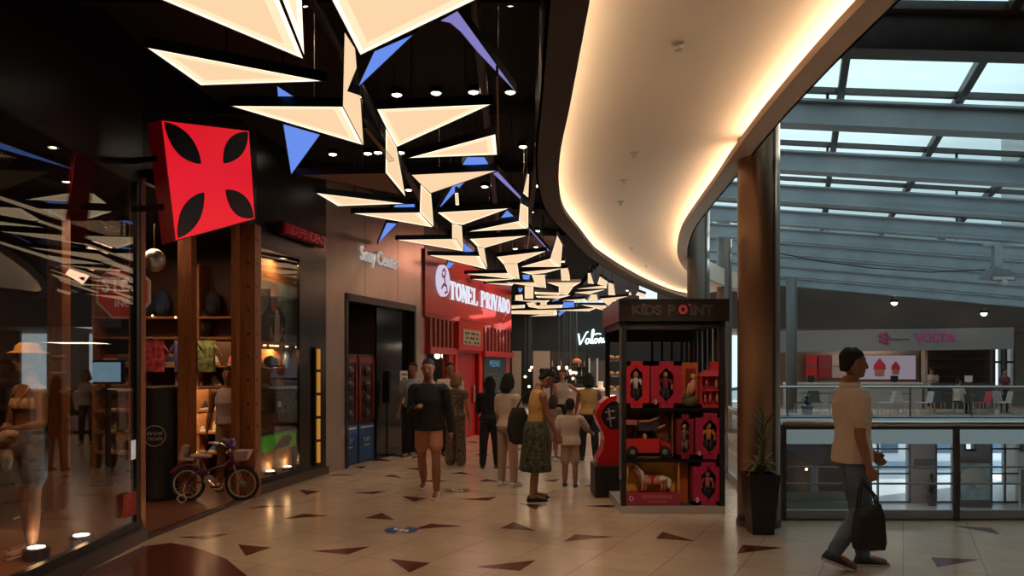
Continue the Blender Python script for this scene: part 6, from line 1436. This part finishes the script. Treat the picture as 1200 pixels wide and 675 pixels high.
for i, px in enumerate((950,1048,1135)):
    q = MB(); q.box((0,0,.14),(.3,.05,.26)); q.box((0,0,.0),(.12,.12,.02)); q.build('till_screen', black if i < 2 else paper, loc=(fx(px,31.9),31.9,1.09), label=['small black till screen at the left end of the far counter','small black till screen below the ice cream pictures','white till screen near the brown shelves'][i], cat='screen')
t = thing('brown_shelving', 'dark brown shelving filling the shop right of the ice cream counter', 'shelf', (fx(1125),FY+.2,0))
q = MB(); q.bx((fx(1092),FY+.4,0),(fx(1160),FY+.48,3.2)); q.build('back', mat('brown_back', (.07,.035,.025), .6), parent=t, world=True)
for z in (.5,.9,1.3,1.7,2.1,2.5): q = MB(); q.bx((fx(1092),FY+.05,z-.03),(fx(1160),FY+.4,z)); q.build('shelf', mat('brown_shelf', (.14,.07,.045), .6), parent=t, world=True)
q = MB(); q.bx((fx(1100,31.5),31.5,0),(fx(1165,31.5),32.1,1.05)); q.build('bar_counter', mat('bar_brown', (.06,.04,.035), .5), label='dark counter in front of the brown shelving', cat='counter')
# seats and tables of the food court
def far_chair(x, y, rz, c, lab, grp):
    t = thing('cafe_chair', lab, 'chair', (x,y,0), rz, group=grp); m_ = mat('chair_%s' % c, dict(white=(.45,.43,.42),dark=(.03,.03,.035),red=(.5,.06,.08))[c], .5)
    q = MB(); q.box((0,0,.45),(.42,.42,.03)); q.build('seat', m_, parent=t)
    q = MB(); q.hexa([(-.2,-.22,.46),(.2,-.22,.46),(.2,-.19,.46),(-.2,-.19,.46)],[(-.19,-.30,.85),(.19,-.30,.85),(.19,-.275,.85),(-.19,-.275,.85)]); q.build('backrest', m_, parent=t)
    for sx_ in (-1,1):
        for sy_ in (-1,1): q = MB(); q.tube([(sx_*.17,sy_*.17,.44),(sx_*.21,sy_*.21,0)], .013, 5); q.build('leg', chrome, parent=t)
def far_table(x, y, lab):
    t = thing('cafe_table', lab, 'table', (x,y,0), group='food court tables')
    q = MB(); q.cyl((0,0,0), .40, .72, .75, 20); q.build('table_top', mat('table_dark', (.08,.07,.07), .3), parent=t)
    q = MB(); q.tube([(0,0,.02),(0,0,.72)], .03, 8); q.cyl((0,0,0), .22, 0, .02, 16); q.build('pedestal', chrome, parent=t)
TY = 27.2
for i, (px, c) in enumerate(((1038,'white'),(1068,'white'),(1082,'white'),(1108,'dark'),(1126,'dark'),(1141,'white'),(1150,'red'),(1163,'dark'),(1174,'white'),(1186,'white'),(940,'dark'),(962,'dark'),(980,'dark'))):
    far_chair(fx(px,TY), TY+(i%2)*.5, R([80,-80,90,170][i%4]), c, {'white':'pale chair at a food court table behind the far balustrade','dark':'dark chair at a food court table behind the far balustrade','red':'red backed chair at a food court table behind the far balustrade'}[c], '%s food court chairs' % c if c != 'red' else None)
for px in (1052,1095,1117,1157,1180,951,972): far_table(fx(px,TY+1.3), TY+1.3, 'round dark table among the chairs behind the far balustrade')
person('person in pale clothes working behind the dark counter of the far shop', fx(1092,32.6), 32.6, R(150), 1.66, dict(nod=20), sk=skin2, hair=hairb, top=whitec, bottom=darkc, shoe=shoeb, voxel=.012)
person('person in white sitting at a food court table beside the red chair', fx(1141,27.2)-.02, 27.75, R(-80), 1.65, dict(ll=(88,88), rl=(88,88), la=(30,5,60), ra=(30,5,60)), sk=skin, hair=hairb, top=whitec, bottom=darkc, shoe=shoeb, voxel=.012)
person('person in dark red top standing by the tall windows across the atrium', fx(1177,28.4), 28.4, R(200), 1.62, dict(), sk=skin, hair=hairb, top=mat('top_darkred', (.12,.02,.03), .8), bottom=darkc, shoe=shoeb, voxel=.012)
# far ceiling spots, projector and plants
for i, (px, py) in enumerate(((1048,354),(1153,366.5))):
    p = at(px, py, 30.6); t = thing('ceiling_spotlight', ['bright round spotlight under the last roof beam, left one','bright round spotlight under the last roof beam, right one'][i], 'spotlight', p)
    q = MB(); q.ell((0,0,0),.13,.08,.13,14); q.build('lens', E_spot, parent=t, smooth=True)
    q = MB(); q.lathe([(.15,-.02),(.15,.1),(.05,.2)], n=14); q.tube([(0,0,.15),(0,.6,.5),(0,1.05,.55)], .02, 6); q.build('housing', black, parent=t)
def up_roof(x, y): return zr(x, y)
p = at(1168, 318, 16.2); t = thing('roof_projector', 'grey projector bracket hanging from the steel roof beams', 'projector', p)
q = MB(); q.box((0,0,.30),(.16,.12,.5)); q.box((0,0,.56),(.62,.08,.06)); q.build('bracket', steel, parent=t)
q = MB(); q.hexa([(-.28,-.2,-.22),(.28,-.2,-.22),(.28,.2,-.16),(-.28,.2,-.16)],[(-.15,-.15,.06),(.2,-.15,.02),(.2,.15,.06),(-.15,.15,.06)]); q.build('housing', mat('proj_grey', (.16,.15,.15), .5), parent=t)
q = MB(); q.box((0,-.22,-.17),(.44,.04,.06)); q.ell((.02,-.2,-.26),.09,.09,.07,10); q.build('lens_bar', mat('proj_pale', (.45,.42,.40), .4), parent=t)
pts = [at(900,285,16.9), at(914,297,16.9), at(960,306,17), at(1020,314,17.2), at(1090,319,17.2), at(1160,316,16.6), at(1166,300,16.3)]
q = MB(); q.tube([tuple(v) for v in pts], .014, 6); q.build('sagging_cable', black, label='thin black cable sagging below the steel roof beams', cat='cable')
def bushy(x, y, z, h, r, lab, nm='potted_plant'):
    t = thing(nm, lab, 'plant', (x,y,z)); q = MB(); q.lathe([(.14,0),(.2,.35),(.18,.35)], n=14); q.build('pot', mat('pot_grey', (.08,.07,.07), .6), parent=t)
    q = MB()
    for k in range(60): leaf(q, (0,0,.35+h*random.uniform(0,.6)), k*2.4, r*random.uniform(.5,1), h*random.uniform(.1,.5), h*.2, .03)
    q.build('foliage', mat('far_green', (.03,.06,.03), .6), parent=t)
bushy(8.9, 25.2+.9, 0, .7, .5, 'dark green potted plant at the left end of the far balustrade')
bushy(10.1, 26.3, 0, .5, .5, 'low dark plant beside the slim grey column across the atrium')
bushy(lx(1083), 33.4, -4.3, 1.3, .45, 'tall potted plant against the grey pillar on the lower level')
# ---- lower level things
t = thing('billboard', 'free standing picture board in white and blue on the lower level', 'billboard', (lx(1145)*.97,33,-4.3))
def l3(px, y=33.0): return (px-600)/F*y
q = MB(); q.bx((l3(1124),33,zat(600,33)),(l3(1162),33.15,zat(541,33))); q.build('frame', grey, parent=t, world=True)
q = MB(); q.bx((l3(1126),32.97,zat(586,33)),(l3(1160),33,zat(543,33))); q.build('picture', mat('board_sky', (.26,.34,.38), .5, emit=.06, noise=.5, nscale=1.5), parent=t, world=True)
q = MB(); q.ell((l3(1140),32.95,zat(558,33)),.55,.03,.38,14); q.ell((l3(1150),32.95,zat(568,33)),.3,.03,.2,14); q.build('printed_cloud', mat('board_white', (.55,.53,.5), .5), parent=t, world=True)
t = thing('round_chair', 'dark angled screen stand on the lower level at the left', 'stand', (l3(943),32,-4.3))
t.name = 'screen_stand'
q = MB(); q.tube([(0,0,0),(0,0,1.9)], .16, 10); q.build('pillar', mat('stand_grey', (.20,.20,.21), .5), parent=t)
q = MB(); q.box((-.3,0,2.6),(1.6,.15,.9), ry=R(32)); q.build('screen', mat('scr', (.09,.06,.06), .4), parent=t)
t = thing('grey_sofa', 'long low grey sofa on the lower level below the balustrade', 'sofa', (l3(940),31.4,-4.3))
q = MB(); q.box((0,0,.25),(2.6,.9,.5)); q.build('seat', mat('sofa_grey', (.16,.18,.17), .8), parent=t)
q = MB(); q.box((0,.4,.6),(2.6,.2,.5)); q.build('backrest', mat('sofa_grey', (.16,.18,.17)), parent=t)
for px, ya, yb, k in ((955,540,560,5),(955,568,584,5),(951,568,577,3),(945,550,553,1)):
    for j in range(k):
        p = at(px, ya+(yb-ya)*j/max(1,k-1), 33.3); q = MB(); q.box((0,0,0),(.10,.05,.10)); q.build('wall_light', emis('wl', (1,.7,.4), 3.), loc=p, label='tiny warm light in the vertical rows on the dark lower wall', cat='light', group='tiny warm lights on the dark lower wall')
p = at(938,512,33.2); q = MB(); q.box((0,0,0),(1.6,.05,.5)); q.mi=1; q.box((.2,-.04,.05),(.25,.04,.5)); q.build('lit_wall_panel', [mat('lit_panel', (.5,.4,.3), .5, emit=.25), emis('wl2', (1,.8,.55), 2.)], loc=p, label='warm lit wall panel under the far floor edge', cat='light')
t = thing('white_kiosk_sign', 'slim white sign post by the bright doorway on the lower level', 'sign', (l3(1189),32.5,-4.3))
q = MB(); q.tube([(-.1,0,0),(-.1,0,1.8)], .04, 8); q.tube([(.12,0,0),(.12,0,1.8)], .04, 8); q.build('posts', paper, parent=t)
q = MB(); q.box((0,0,2.05),(.42,.08,.75)); q.build('board', paper, parent=t)
for c in t.children:
    if c.name.startswith('posts'): c.name = 'post'
q = MB(); q.bx((lx(1071),33.9,zat(548,34)),(lx(1095),34,zat(538,34))); q.build('wall_sign', grey, label='dark sign on the grey pillar above the tall potted plant', cat='sign')
# unseen fill spots added first, then shop and court lights
for x_, y_, w_ in ((3.6,3.2,95),(6.2,4.6,95),(2.9,5.6,45)): lamp('soffit_downlight', 'SPOT', (x_,y_,5.25), w_, (1,.80,.62), .12, (0,0,0), 1.9, .9)  # no fixtures here; added to brighten the right floor and walking man
for x_, y_, w_ in ((1.2,3.4,45),(-.6,3.0,40)): lamp('gallery_downlight', 'SPOT', (x_,y_,3.9 if x_ > 0 else 4.6), w_, (1,.74,.5), .12, (0,0,0), 2.2, .9)  # no fixtures here; added to lift the floor close to the camera
lamp('window_spot', 'SPOT', (-3.75,4.9,3.35), 90, (1,.62,.36), .05, (R(32),0,R(8)), 1.1, .6)  # unseen spot added at the window top to light the mannequin
lamp('skate_shop_light', 'AREA', (-4.6,5.9,3.4), 16, (1,.62,.38), 1.0, (0,0,0))
lamp('skate_shop_light', 'AREA', (-4.8,9.6,3.4), 24, (1,.62,.38), 1.0, (0,0,0))
lamp('bronze_shop_light', 'AREA', (*so(1.6,1.2)[:2],2.9), 5, (1,.7,.55), .8, (0,0,0))
lamp('red_inner_light', 'AREA', (*(T0+td*1.4+V((-td.y,td.x))*.9),2.4), 14, (1,.7,.4), .8, (0,0,0))
lamp('cafe_light', 'AREA', (1.8,30,4.4), 160, (1,.72,.48), 2.5, (0,0,0))
lamp('far_shop_light', 'AREA', (16,33.6,3.2), 55, (1,.74,.58), 2.5, (0,0,0))
lamp('far_court_light', 'AREA', (14,28.5,4.0), 20, (1,.8,.7), 2.5, (0,0,0))
lamp('lower_light', 'AREA', (16,31,-1.1), 35, (1,.88,.8), 3, (0,0,0))
